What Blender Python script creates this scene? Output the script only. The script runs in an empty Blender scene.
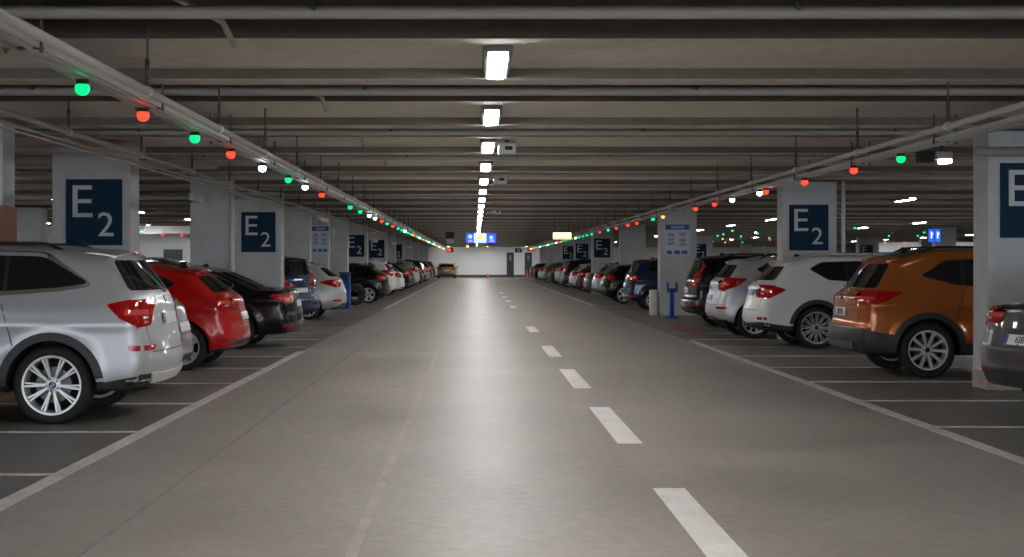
import bpy, bmesh, math, random
import numpy as np
from mathutils import Vector, Matrix
from mathutils.bvhtree import BVHTree

random.seed(7)
PI = math.pi
COL = bpy.context.scene.collection
SC = bpy.context.scene

# ------------------------------------------------------------------ helpers
def link(o, parent=None):
    COL.objects.link(o)
    if parent is not None:
        o.parent = parent
    return o

def tag(o, label=None, cat=None, group=None, kind=None):
    if label: o['label'] = label
    if cat: o['category'] = cat
    if group: o['group'] = group
    if kind: o['kind'] = kind
    return o

def obj(name, mesh, mats=None, parent=None, loc=None, smooth=None):
    """link mesh (bmesh or Mesh) as one object"""
    if isinstance(mesh, bmesh.types.BMesh):
        me = bpy.data.meshes.new(name)
        mesh.to_mesh(me); mesh.free()
        for m in (mats if isinstance(mats, (list, tuple)) else [mats]):
            me.materials.append(m)
        if smooth is not None:
            sharpen(me, smooth)
    else:
        me = mesh
    o = bpy.data.objects.new(name, me)
    if loc is not None: o.location = loc
    return link(o, parent)

def empty(name, loc=(0, 0, 0), rz=0.0):
    o = bpy.data.objects.new(name, None)
    o.empty_display_size = 0.2
    o.location = loc; o.rotation_euler = (0, 0, rz)
    return link(o)

def sharpen(me, deg):
    bm = bmesh.new(); bm.from_mesh(me)
    for f in bm.faces: f.smooth = True
    c = math.radians(deg)
    for e in bm.edges:
        if len(e.link_faces) == 2:
            e.smooth = e.calc_face_angle(0.0) < c
    bm.to_mesh(me); bm.free()

def copy_tree(o, parent=None):
    c = o.copy(); COL.objects.link(c); c.parent = parent
    for ch in list(o.children):
        copy_tree(ch, c)
    return c

def box(bm, cx, cy, cz, sx, sy, sz, bev=0.0, mi=0, rot=None):
    r = bmesh.ops.create_cube(bm, size=1.0)
    vs = r['verts']
    M = Matrix.Diagonal((sx, sy, sz, 1))
    bmesh.ops.transform(bm, matrix=M, verts=vs)
    fs = list({f for v in vs for f in v.link_faces})
    for f in fs: f.material_index = mi
    if bev > 0:
        es = list({e for v in vs for e in v.link_edges})
        rr = bmesh.ops.bevel(bm, geom=es, offset=bev, segments=2, affect='EDGES', profile=0.6)
        fs2 = rr['faces']
        vs = list({v for f in fs2 for v in f.verts} | {v for v in vs if v.is_valid})
        for f in {f for v in vs for f in v.link_faces}: f.material_index = mi
    T = Matrix.Translation((cx, cy, cz))
    if rot is not None: T = T @ rot
    bmesh.ops.transform(bm, matrix=T, verts=vs)
    return vs

def tube(bm, pts, r, n=8, mi=0, caps=True):
    pts = [Vector(p) for p in pts]
    rings = []
    up = Vector((0, 0, 1))
    for i, p in enumerate(pts):
        if i == 0: d = pts[1] - p
        elif i == len(pts) - 1: d = p - pts[i - 1]
        else: d = (pts[i + 1] - p).normalized() + (p - pts[i - 1]).normalized()
        d.normalize()
        a = d.cross(up)
        if a.length < 1e-3: a = d.cross(Vector((1, 0, 0)))
        a.normalize(); b = d.cross(a).normalized()
        rr = r[i] if isinstance(r, (list, tuple)) else r
        rings.append([bm.verts.new(p + a * (rr * math.cos(2 * PI * k / n)) + b * (rr * math.sin(2 * PI * k / n))) for k in range(n)])
    for i in range(len(rings) - 1):
        for k in range(n):
            f = bm.faces.new((rings[i][k], rings[i][(k + 1) % n], rings[i + 1][(k + 1) % n], rings[i + 1][k]))
            f.material_index = mi; f.smooth = True
    if caps:
        bm.faces.new(rings[0][::-1]).material_index = mi
        bm.faces.new(rings[-1]).material_index = mi

def lathe(bm, prof, n=32, axis='y', mi=0, closed=True):
    """prof: (radius, h); revolve round axis"""
    rings = []
    for (r, h) in prof:
        ring = []
        for k in range(n):
            a = 2 * PI * k / n
            if axis == 'y': p = (r * math.cos(a), h, r * math.sin(a))
            elif axis == 'z': p = (r * math.cos(a), r * math.sin(a), h)
            else: p = (h, r * math.cos(a), r * math.sin(a))
            ring.append(bm.verts.new(p))
        rings.append(ring)
    m = len(rings)
    for i in range(m if closed else m - 1):
        A = rings[i]; B = rings[(i + 1) % m]
        for k in range(n):
            f = bm.faces.new((A[k], A[(k + 1) % n], B[(k + 1) % n], B[k])); f.material_index = mi; f.smooth = True
    if not closed:
        for R in (rings[0], rings[-1]):
            try: bm.faces.new(R).material_index = mi
            except ValueError: pass
    return rings

def fix(bm):
    bmesh.ops.recalc_face_normals(bm, faces=bm.faces[:])
    return bm

def B(): return bmesh.new()

# ------------------------------------------------------------------ materials
MATS = {}
def pbr(name, col, rough=0.5, metal=0.0, coat=0.0, emit=None, estr=0.0, spec=0.5):
    if name in MATS: return MATS[name]
    m = bpy.data.materials.new(name); m.use_nodes = True
    p = m.node_tree.nodes['Principled BSDF']
    p.inputs['Base Color'].default_value = (*col, 1)
    p.inputs['Roughness'].default_value = rough
    p.inputs['Metallic'].default_value = metal
    p.inputs['Coat Weight'].default_value = coat
    p.inputs['Coat Roughness'].default_value = 0.04
    p.inputs['Specular IOR Level'].default_value = spec
    if emit:
        p.inputs['Emission Color'].default_value = (*emit, 1)
        p.inputs['Emission Strength'].default_value = estr
    MATS[name] = m
    return m

def noisy(name, c1, c2, scale=2.0, rough=(0.5, 0.7), bump=0.0, stretch=(1, 1, 1), detail=6.0, fine=None, spec=0.5):
    m = bpy.data.materials.new(name); m.use_nodes = True
    nt = m.node_tree; N = nt.nodes; L = nt.links
    p = N['Principled BSDF']; p.inputs['Specular IOR Level'].default_value = spec
    tc = N.new('ShaderNodeTexCoord'); mp = N.new('ShaderNodeMapping'); mp.inputs['Scale'].default_value = stretch
    L.new(tc.outputs['Object'], mp.inputs['Vector'])
    n1 = N.new('ShaderNodeTexNoise'); n1.inputs['Scale'].default_value = scale; n1.inputs['Detail'].default_value = detail
    n1.inputs['Roughness'].default_value = 0.6
    L.new(mp.outputs['Vector'], n1.inputs['Vector'])
    cr = N.new('ShaderNodeValToRGB'); cr.color_ramp.elements[0].position = 0.3; cr.color_ramp.elements[1].position = 0.7
    cr.color_ramp.elements[0].color = (*c1, 1); cr.color_ramp.elements[1].color = (*c2, 1)
    L.new(n1.outputs['Fac'], cr.inputs['Fac'])
    out = cr.outputs['Color']
    if fine:
        n2 = N.new('ShaderNodeTexNoise'); n2.inputs['Scale'].default_value = fine[0]; n2.inputs['Detail'].default_value = 4
        L.new(tc.outputs['Object'], n2.inputs['Vector'])
        mr2 = N.new('ShaderNodeMapRange'); mr2.inputs[1].default_value = 0.3; mr2.inputs[2].default_value = 0.7
        mr2.inputs[3].default_value = 1 - fine[1]; mr2.inputs[4].default_value = 1 + fine[1]
        L.new(n2.outputs['Fac'], mr2.inputs[0])
        mx = N.new('ShaderNodeMix'); mx.data_type = 'RGBA'; mx.blend_type = 'MULTIPLY'; mx.inputs[0].default_value = 1.0
        L.new(out, mx.inputs[6]); L.new(mr2.outputs[0], mx.inputs[7]); out = mx.outputs[2]
    L.new(out, p.inputs['Base Color'])
    mr = N.new('ShaderNodeMapRange'); mr.inputs[1].default_value = 0.3; mr.inputs[2].default_value = 0.7
    mr.inputs[3].default_value = rough[0]; mr.inputs[4].default_value = rough[1]
    L.new(n1.outputs['Fac'], mr.inputs[0]); L.new(mr.outputs[0], p.inputs['Roughness'])
    if bump > 0:
        bp = N.new('ShaderNodeBump'); bp.inputs['Strength'].default_value = bump; bp.inputs['Distance'].default_value = 0.02
        nb = N.new('ShaderNodeTexNoise'); nb.inputs['Scale'].default_value = scale * 6; nb.inputs['Detail'].default_value = 5
        L.new(mp.outputs['Vector'], nb.inputs['Vector'])
        L.new(nb.outputs['Fac'], bp.inputs['Height']); L.new(bp.outputs['Normal'], p.inputs['Normal'])
    MATS[name] = m
    return m

LAMP_L = 42.0
M_lane = noisy('lane concrete', (.255, .236, .208), (.390, .366, .330), 0.5, (.42, .56), 0.03, (.8, .8, 1), 7, (10, .10), spec=.38)
M_stall = noisy('stall asphalt', (.13, .122, .115), (.21, .20, .188), 0.5, (.38, .6), 0.08, (1, 1, 1), 7, (14, .2))
M_paint = noisy('worn white floor paint', (.50, .47, .44), (.72, .69, .66), 3.0, (.5, .65), 0.0, (1, 1, 1), 6, (25, .12))
M_dash = noisy('white lane paint', (.68, .65, .62), (.82, .80, .77), 3.0, (.5, .65), 0.0, (1, 1, 1), 6, (25, .08))
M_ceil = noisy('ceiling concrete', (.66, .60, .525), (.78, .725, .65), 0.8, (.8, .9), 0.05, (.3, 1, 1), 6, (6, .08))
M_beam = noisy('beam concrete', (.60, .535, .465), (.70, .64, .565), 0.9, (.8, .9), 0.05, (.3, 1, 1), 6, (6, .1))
M_shade = noisy('shade tone concrete', (.13, .112, .092), (.20, .177, .15), 0.8, (.8, .9), 0.05, (.3, 1, 1), 6, (6, .08))  # painted shade: darkened concrete for recess slab, beam sides and panel sides
M_pillar = noisy('pillar paint', (.50, .51, .53), (.60, .61, .63), 1.2, (.6, .75), 0.03, (1, 1, 1), 6, (5, .05))
M_plinth = noisy('bare plinth concrete', (.40, .34, .28), (.52, .45, .38), 3, (.8, .9))
M_wall = noisy('wall paint', (.66, .69, .72), (.73, .76, .79), 0.4, (.6, .75))
M_pipe = pbr('grey pipe', (.38, .36, .33), .42, 0.0)
M_steel = pbr('galvanised steel', (.72, .71, .70), .30, .7)
M_cpipe = pbr('dull ceiling pipe', (.36, .335, .30), .5)
M_dsteel = pbr('dark steel', (.09, .085, .08), .5, .5)
M_black = pbr('black plastic', (.014, .014, .015), .5)
M_clad = pbr('black cladding plastic', (.035, .035, .037), .5)
M_liner = pbr('wheel arch liner', (.010, .010, .010), .8)
M_glass = pbr('tinted car glass', (.008, .009, .010), .03, 0, 0, spec=.7)
M_rubber = pbr('tyre rubber', (.016, .016, .016), .75)
M_alloy = pbr('silver alloy', (.80, .80, .81), .38, .55)
M_dalloy = pbr('machined dark alloy', (.62, .62, .63), .35, .6)
M_disc = pbr('brake disc', (.16, .155, .15), .45, .9)
M_chrome = pbr('chrome', (.85, .85, .86), .10, 1.0)
M_redlens = pbr('red lamp lens', (.42, .006, .008), .07, 0, .5)
M_redlite = pbr('bright red lamp band', (.80, .10, .07), .10, .1, .6)
M_clearlens = pbr('clear lamp lens', (.75, .72, .72), .08, .2, .5)
M_plate = pbr('plate white', (.78, .79, .80), .35)
M_plblue = pbr('plate blue', (.02, .10, .55), .35)
M_plblack = pbr('plate black', (.015, .015, .02), .4)
M_sign = pbr('sign navy', (.003, .029, .066), .6, spec=.2)
M_signw = pbr('sign lettering', (.60, .63, .66), .45)
M_white = pbr('white plastic', (.75, .75, .74), .4)
M_blue = pbr('blue enamel', (.010, .085, .42), .3)
M_lampbody = pbr('lamp housing', (.20, .19, .18), .5)
M_diff = pbr('ceiling lamp diffuser', (.9, .9, .9), .4, emit=(1.0, .985, .965), estr=LAMP_L)
M_door = pbr('dark green grey door', (.028, .045, .048), .4)
M_brick = None
def brick_mat():
    m = bpy.data.materials.new('red brick'); m.use_nodes = True
    nt = m.node_tree; N = nt.nodes; L = nt.links; p = N['Principled BSDF']
    tc = N.new('ShaderNodeTexCoord'); mp = N.new('ShaderNodeMapping'); mp.inputs['Rotation'].default_value = (PI / 2, 0, 0)
    br = N.new('ShaderNodeTexBrick'); br.inputs['Color1'].default_value = (.30, .14, .10, 1); br.inputs['Color2'].default_value = (.24, .11, .08, 1)
    br.inputs['Mortar'].default_value = (.2, .11, .085, 1); br.inputs['Scale'].default_value = 1.0
    br.inputs['Brick Width'].default_value = .24; br.inputs['Row Height'].default_value = .085; br.inputs['Mortar Size'].default_value = .008
    L.new(tc.outputs['Object'], mp.inputs['Vector']); L.new(mp.outputs['Vector'], br.inputs['Vector']); L.new(br.outputs['Color'], p.inputs['Base Color'])
    p.inputs['Roughness'].default_value = .85
    return m
M_brick = brick_mat()

def emis(name, col, s):
    return pbr(name, tuple(.5 * c for c in col), .3, emit=col, estr=s)
E = {'G': emis('green lamp', (.0, 1.0, .20), .62), 'R': emis('red lamp', (1.0, .035, .015), 1.2),
     'W': emis('white lamp', (.85, .92, 1.0), 3.0), 'C': emis('cyan lamp', (.02, .9, .5), .6),
     'O': emis('amber lamp', (1.0, .40, .06), 1.0)}
CNAME = {'G': 'green', 'R': 'red', 'W': 'white', 'C': 'cyan', 'O': 'amber'}
ORD = ("nearest second third fourth fifth sixth seventh eighth ninth tenth eleventh twelfth thirteenth fourteenth fifteenth sixteenth "
       "seventeenth eighteenth nineteenth twentieth twenty-first twenty-second twenty-third twenty-fourth twenty-fifth").split()

# ------------------------------------------------------------------ text
_txt = {}
def text_mesh(s, size, depth=0.004, key=None):
    k = (s, size, depth)
    if k in _txt: return _txt[k]
    cu = bpy.data.curves.new('lettering', 'FONT'); cu.body = s; cu.size = size; cu.extrude = depth
    cu.align_x = 'CENTER'; cu.align_y = 'CENTER'; cu.resolution_u = 3
    o = bpy.data.objects.new('tmp', cu); COL.objects.link(o)
    bpy.context.view_layer.update()
    me = bpy.data.meshes.new_from_object(o.evaluated_get(bpy.context.evaluated_depsgraph_get()))
    bpy.data.objects.remove(o); me.materials.clear()
    _txt[k] = me
    return me
# ------------------------------------------------------------------ car bodies (implicit surface -> mesh)
def fillet(pts, n=7):
    out = []; m = len(pts)
    for i in range(m):
        p0 = np.array(pts[i - 1][:2]); p = np.array(pts[i][:2]); p1 = np.array(pts[(i + 1) % m][:2])
        r = pts[i][2] if len(pts[i]) > 2 else 0
        a = p0 - p; b = p1 - p; la = np.linalg.norm(a); lb = np.linalg.norm(b); a = a / la; b = b / lb
        cosang = float(np.clip(a @ b, -1, 1)); ang = math.acos(cosang)
        if r <= 0 or ang > PI - .02:
            out.append(tuple(p)); continue
        t = min(r / math.tan(ang / 2), .48 * la, .48 * lb)
        q0 = p + a * t; q1 = p + b * t
        for k in range(n + 1):       # quadratic blend through the corner
            u = k / n
            out.append(tuple((1 - u) ** 2 * q0 + 2 * u * (1 - u) * p + u * u * q1))
    return out

def poly_sdf(P, X, Z):
    P = np.array(P); A = P; Bp = np.roll(P, -1, 0)
    d = np.full(X.shape, 1e9); ins = np.zeros(X.shape, bool)
    for a, b in zip(A, Bp):
        e = b - a; l2 = max(e @ e, 1e-12)
        t = np.clip(((X - a[0]) * e[0] + (Z - a[1]) * e[1]) / l2, 0, 1)
        d = np.minimum(d, (X - a[0] - t * e[0]) ** 2 + (Z - a[1] - t * e[1]) ** 2)
        c = (a[1] > Z) != (b[1] > Z)
        with np.errstate(divide='ignore', invalid='ignore'):
            xi = a[0] + (Z - a[1]) * e[0] / (e[1] if abs(e[1]) > 1e-9 else 1e-9)
        ins ^= c & (X < xi)
    d = np.sqrt(d)
    return np.where(ins, -d, d)

def smax(a, b, k):
    h = np.maximum(k - np.abs(a - b), 0) / k
    return np.maximum(a, b) + h * h * k * .25

class Body:
    def __init__(s, T):
        s.T = T; s.L = T['L']; s.W = T['W']; s.H = T['H']
        P = fillet(T['sil'])
        s.res = .02
        s.gx = np.arange(-.5, s.L + .5, s.res); s.gz = np.arange(-.3, s.H + .5, s.res)
        X, Z = np.meshgrid(s.gx, s.gz, indexing='ij')
        s.tab = poly_sdf(P, X, Z)
    def sil(s, x, z):
        fx = np.clip((x - s.gx[0]) / s.res, 0, len(s.gx) - 1.001); fz = np.clip((z - s.gz[0]) / s.res, 0, len(s.gz) - 1.001)
        i = fx.astype(int); j = fz.astype(int); u = fx - i; v = fz - j; t = s.tab
        return t[i, j] * (1 - u) * (1 - v) + t[i + 1, j] * u * (1 - v) + t[i, j + 1] * (1 - u) * v + t[i + 1, j + 1] * u * v
    def width(s, x, z):
        T = s.T; w = np.full(np.shape(x), s.W / 2)
        t = np.clip((x - (s.L - 1.2)) / 1.2, 0, 1); w = w - .17 * t ** 2.2
        t = np.clip((.9 - x) / .9, 0, 1); w = w - T.get('rtap', .07) * t ** 2
        zb = T['belt']; k = math.tan(math.radians(T.get('tumble', 20)))
        up = z - zb; soft = .5 * (up + np.sqrt(up * up + .0030)); w = w - soft * k
        lo = np.clip((.52 - z) / .3, 0, 1.3); w = w - .05 * lo ** 1.6
        # shoulder crease and concave flank under it
        zs = zb - .10
        w = w + .012 * np.exp(-((z - zs) / .05) ** 2) - .018 * np.exp(-((z - zs + .22) / .12) ** 2) * np.clip((x - .9) / .3, 0, 1) * np.clip((s.L - 1.1 - x) / .3, 0, 1)
        # wheel arch flares
        for xa in (T['ro'], T['ro'] + T['WB']):
            rr = np.sqrt((x - xa) ** 2 + (z - T['wr']) ** 2)
            w = w + .022 * np.exp(-((rr - T['wr'] - .07) / .075) ** 2)
        return w
    def f(s, x, y, z):
        T = s.T; ay = np.abs(y); v = ay / (s.W / 2)
        t = np.clip(x / s.L, 0, 1)
        xe = x - T.get('rcurve', .15) * v ** 2.6 * (1 - t) ** 1.5 + .30 * v ** 2.6 * t ** 2
        ze = z + np.clip((z - T['belt'] + .15) / .3, 0, 1) * .075 * v ** 2
        d1 = s.sil(xe, ze)
        d2 = (ay - s.width(x, z)) * .95
        return smax(d1, d2, T.get('k', .09))
    def mesh(s, h):
        xs = np.arange(-.12, s.L + .12, h); ny = int(math.ceil((s.W / 2 + .1) / h)); ys = (np.arange(-ny, ny) + .5) * h; zs = np.arange(.02, s.H + .12, h)
        X, Y, Z = np.meshgrid(xs, ys, zs, indexing='ij')
        V = s.f(X, Y, Z)
        I = V < 0
        cnt = np.zeros(tuple(n - 1 for n in V.shape), int)
        for a in (0, 1):
            for b in (0, 1):
                for c in (0, 1):
                    cnt += I[a:a + cnt.shape[0], b:b + cnt.shape[1], c:c + cnt.shape[2]]
        act = (cnt > 0) & (cnt < 8)
        idx = -np.ones(cnt.shape, int); ci = np.argwhere(act); idx[act] = np.arange(len(ci))
        P = np.stack([xs[ci[:, 0]] + h / 2, ys[ci[:, 1]] + h / 2, zs[ci[:, 2]] + h / 2], 1)
        e = 1e-3
        for it in range(5):
            d = s.f(P[:, 0], P[:, 1], P[:, 2])
            g = np.stack([s.f(P[:, 0] + e, P[:, 1], P[:, 2]) - s.f(P[:, 0] - e, P[:, 1], P[:, 2]),
                          s.f(P[:, 0], P[:, 1] + e, P[:, 2]) - s.f(P[:, 0], P[:, 1] - e, P[:, 2]),
                          s.f(P[:, 0], P[:, 1], P[:, 2] + e) - s.f(P[:, 0], P[:, 1], P[:, 2] - e)], 1) / (2 * e)
            st = d[:, None] * g / np.maximum((g * g).sum(1), .15)[:, None]
            n = np.linalg.norm(st, axis=1)[:, None]
            P = P - st * np.minimum(1, .6 * h / np.maximum(n, 1e-9))
        Q = []
        for ax in range(3):
            A = I.take(range(0, I.shape[ax] - 1), ax); Bv = I.take(range(1, I.shape[ax]), ax)
            ed = np.argwhere(A != Bv); o1, o2 = [k for k in range(3) if k != ax]
            ok = (ed[:, o1] > 0) & (ed[:, o2] > 0) & (ed[:, o1] < I.shape[o1] - 1) & (ed[:, o2] < I.shape[o2] - 1); ed = ed[ok]
            q = []
            for (a, b) in ((-1, -1), (0, -1), (0, 0), (-1, 0)):
                c = ed.copy(); c[:, o1] += a; c[:, o2] += b; q.append(idx[c[:, 0], c[:, 1], c[:, 2]])
            q = np.stack(q, 1)
            flip = A[ed[:, 0], ed[:, 1], ed[:, 2]]
            if ax == 1: flip = ~flip
            q = np.where(flip[:, None], q, q[:, ::-1]); Q.append(q)
        Q = np.concatenate(Q); Q = Q[(Q >= 0).all(1)]
        P[:, 0] -= s.L / 2
        me = bpy.data.meshes.new('body'); me.from_pydata(P.tolist(), [], Q.tolist()); me.update()
        return me

def bvh_of(me):
    return BVHTree.FromPolygons([v.co[:] for v in me.vertices], [p.vertices[:] for p in me.polygons])

def patch(bm, outline, proj, bvh, off=.005, depth=.02, step=.06, mi=0, half=1.0):
    """lay a 2D outline on the body along a direction, as a thin solid panel"""
    ax, sg = proj
    t = bmesh.new()
    vs = [t.verts.new((u, v, 0)) for (u, v) in outline]
    t.faces.new(vs)
    us = [p[0] for p in outline]; ws = [p[1] for p in outline]
    for lo, hi, no in ((min(us), max(us), (1, 0, 0)), (min(ws), max(ws), (0, 1, 0))):
        k = math.floor(lo / step) + 1
        while k * step < hi - 1e-4:
            bmesh.ops.bisect_plane(t, geom=t.verts[:] + t.edges[:] + t.faces[:], plane_co=Vector(no) * (k * step), plane_no=Vector(no), dist=1e-5)
            k += 1
    bmesh.ops.triangulate(t, faces=[f for f in t.faces if len(f.verts) > 4])
    F, Bk = {}, {}
    for v in t.verts:
        u, w = v.co.x, v.co.y
        if ax == 'y': o = Vector((u, sg * 3, w)); d = Vector((0, -sg, 0))
        elif ax == 'x': o = Vector((sg * 6, u, w)); d = Vector((-sg, 0, 0))
        else: o = Vector((u, w, 5)); d = Vector((0, 0, -1))
        h, n, i, dist = bvh.ray_cast(o, d)
        if h is None or (ax == 'x' and abs(h.x) < .5) or (ax == 'y' and abs(h.y) < .25):
            g = {'y': Vector((u, sg * half, w)), 'x': Vector((sg * 2.4, u, w)), 'z': Vector((u, w, 1.6))}[ax]
            h, n, i, dist = bvh.find_nearest(g)
        if n.dot(d) > 0: n = -n
        n = (n - d * .35).normalized()
        F[v] = bm.verts.new(h + n * off); Bk[v] = bm.verts.new(h - n * depth)
    for f in t.faces:
        a = bm.faces.new([F[v] for v in f.verts]); a.material_index = mi; a.smooth = True
        b = bm.faces.new([Bk[v] for v in reversed(f.verts)]); b.material_index = mi
    for e in t.edges:
        if len(e.link_faces) == 1:
            a, b = e.verts
            f = bm.faces.new((F[a], F[b], Bk[b], Bk[a])); f.material_index = mi
    t.free()

def mirror_y(o): return [(-u, v) for (u, v) in o]

def rrect(x0, z0, x1, z1, r): return fillet([(x0, z0, r), (x1, z0, r), (x1, z1, r), (x0, z1, r)], 4)

def ribbon(pts, w):
    """closed outline of a polyline of width w"""
    L, R = [], []
    for i, p in enumerate(pts):
        a = Vector(pts[max(i - 1, 0)]); b = Vector(pts[min(i + 1, len(pts) - 1)])
        d = (b - a).normalized(); n = Vector((-d.y, d.x)) * w / 2
        L.append((p[0] + n.x, p[1] + n.y)); R.append((p[0] - n.x, p[1] - n.y))
    return L + R[::-1]

def arch_arc(cx, cz, r0, r1, a0, a1, n=16):
    o = [(cx + r1 * math.cos(math.radians(a0 + (a1 - a0) * k / n)), cz + r1 * math.sin(math.radians(a0 + (a1 - a0) * k / n))) for k in range(n + 1)]
    i = [(cx + r0 * math.cos(math.radians(a0 + (a1 - a0) * k / n)), cz + r0 * math.sin(math.radians(a0 + (a1 - a0) * k / n))) for k in range(n + 1)]
    return o + i[::-1]

# silhouettes: (x from the rear bumper, z, corner radius), rear first
def sil_suv(L, H, rear, wb_x, hood=1.0, roofx=1.05, nose=.82, clear=.30):
    """rear: list of points from underside to roof's rear edge"""
    return rear + [(roofx, H, .9), (roofx + 1.15, H - .005, .9), (wb_x - .62, H - .10, .5), (wb_x, hood + .08, .25), (wb_x + .55, hood, .4), (L - .18, nose + .03, .2), (L - .03, nose - .14, .12), (L, .5, .1), (L - .12, clear, .08)]

TYPES = {}
TYPES['x3'] = dict(L=4.65, W=1.88, H=1.67, ro=.97, WB=2.81, wr=.365, rim=.27, belt=1.02, tumble=19, rcurve=.17,
    sil=sil_suv(4.65, 1.67, [(.25, .30, .08), (.06, .38, .06), (.0, .56, .09), (.03, .70, .05), (.07, .90, .1), (.10, 1.10, .1), (.15, 1.22, .1), (.44, 1.59, .07)], 3.45),
    win=[(.63, 1.305, .03), (.95, 1.265, .3), (1.6, 1.225, .4), (3.0, 1.13, .1), (2.42, 1.50, .25), (1.7, 1.57, .5), (1.08, 1.555, .3)],
    pillars=[1.42, 2.28], trim=.045, trimmat='chrome',
    rwin=[(.76, 1.235, .04), (.645, 1.52, .06)], lamp=[(.47, 1.11, .02), (.28, 1.15, .05), (-.1, 1.15, 0), (-.1, .91, 0), (.2, .905, .03), (.34, .98, .06)],
    lampr=[(.95, 1.14), (.60, 1.12), (.55, 1.02), (.58, .93), (.95, .92)], plate=.96, cladding=True, skid=True, rails=True, spoiler=(.42, 1.60), spokes='twin', refl=(.70, .10), handle=1.10, exh=True)
TYPES['santafe'] = dict(L=4.69, W=1.88, H=1.69, ro=.98, WB=2.70, wr=.365, rim=.252, belt=1.04, tumble=20, rcurve=.17,
    sil=sil_suv(4.69, 1.69, [(.30, .28, .08), (.06, .34, .06), (.0, .45, .06), (.02, .63, .05), (.07, .72, .07), (.10, 1.06, .08), (.20, 1.14, .08), (.52, 1.545, .06)], 3.5),
    win=[(.92, 1.33, .02), (1.35, 1.22, .25), (2.0, 1.18, .4), (3.1, 1.10, .1), (2.5, 1.47, .25), (1.9, 1.54, .5), (1.25, 1.52, .2)],
    pillars=[1.45, 2.3], trim=.014, trimmat='black', blackroof=True,
    rwin=[(.77, 1.165, .04), (.65, 1.48, .06)], lamp=[(.68, 1.12, .01), (.3, 1.13, .05), (-.1, 1.10, 0), (-.1, .96, 0), (.22, .93, .03), (.42, .99, .08)],
    lampr=[(.95, 1.10), (.58, 1.06), (.53, 1.02), (.58, .97), (.95, .96)], plate=.84, cladding=True, bumperclad=.64, skid=True, rails=True, spoiler=(.50, 1.565), spokes='ten', refl=(.62, .12), handle=1.06)
TYPES['crossover'] = dict(L=4.75, W=1.90, H=1.64, ro=1.08, WB=2.80, wr=.365, rim=.275, belt=1.02, tumble=21, rcurve=.18,
    sil=sil_suv(4.75, 1.64, [(.30, .28, .08), (.06, .36, .06), (.0, .50, .09), (.03, .68, .05), (.10, .90, .1), (.13, 1.08, .08), (.21, 1.16, .08), (.55, 1.49, .06)], 3.55),
    win=[(.98, 1.385, .03), (1.3, 1.21, .2), (2.0, 1.165, .4), (3.15, 1.08, .1), (2.5, 1.44, .25), (1.8, 1.51, .5), (1.2, 1.49, .15)],
    pillars=[1.62, 2.4], trim=.02, trimmat='black',
    rwin=[(.76, 1.185, .04), (.64, 1.43, .06)], lamp=[(.57, 1.03, .03), (.3, 1.10, .06), (-.1, 1.12, 0), (-.1, .90, 0), (.25, .87, .05)],
    lampr=[(.95, 1.10), (.55, 1.04), (.52, .98), (.56, .91), (.95, .89)], plate=.97, cladding=True, skid=False, rails=True, spoiler=(.53, 1.52), spokes='multi', refl=(.52, .05), handle=1.02)
TYPES['compact'] = dict(L=4.40, W=1.82, H=1.63, ro=.80, WB=2.64, wr=.345, rim=.24, belt=1.02, tumble=20, rcurve=.20,
    sil=sil_suv(4.40, 1.63, [(.28, .28, .08), (.06, .36, .06), (.0, .52, .09), (.02, .68, .06), (.09, .92, .1), (.12, 1.12, .08), (.18, 1.18, .08), (.48, 1.51, .06)], 3.25),
    win=[(.85, 1.36, .03), (1.15, 1.23, .2), (1.8, 1.18, .4), (2.85, 1.1, .1), (2.3, 1.46, .25), (1.7, 1.52, .5), (1.1, 1.49, .15)],
    pillars=[1.35, 2.15], trim=.014, trimmat='black',
    rwin=[(.72, 1.20, .04), (.61, 1.45, .06)], lamp=[(.68, 1.18, .02), (.32, 1.20, .06), (-.1, 1.17, 0), (-.1, .96, 0), (.22, .95, .05), (.46, 1.03, .1)],
    lampr=[(.95, 1.15), (.54, 1.10), (.50, 1.06), (.56, .99), (.95, .97)], plate=.80, cladding=False, skid=False, rails=True, spoiler=(.46, 1.535), spokes='ten', refl=(.60, .13), handle=1.05)
TYPES['boxy'] = dict(L=4.55, W=1.86, H=1.69, ro=.92, WB=2.68, wr=.355, rim=.235, belt=1.06, tumble=14, rcurve=.15,
    sil=sil_suv(4.55, 1.69, [(.28, .30, .08), (.05, .38, .06), (.0, .50, .06), (.01, .64, .05), (.10, .72, .08), (.13, 1.1, .1), (.19, 1.2, .1), (.36, 1.6, .08)], 3.35, 1.04),
    win=[(.62, 1.24, .05), (1.8, 1.18, .4), (3.0, 1.12, .1), (2.45, 1.52, .25), (1.7, 1.58, .5), (.78, 1.55, .08)],
    pillars=[.98, 1.45, 2.25], trim=.014, trimmat='black',
    rwin=[(.66, 1.2, .06), (.6, 1.53, .08)], lamp=[(.44, 1.44, .01), (.395, 1.44, .01), (.20, 1.15, .05), (.12, .95, 0), (.21, .93, .03), (.28, 1.15, .1)],
    lampr=[(.85, .95), (.84, 1.15), (.745, 1.42), (.69, 1.42), (.74, 1.15), (.70, .95)], plate=.86, cladding=True, skid=False, rails=True, spoiler=(.36, 1.61), spokes='ten', refl=(.55, .10), handle=1.08)
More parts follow.
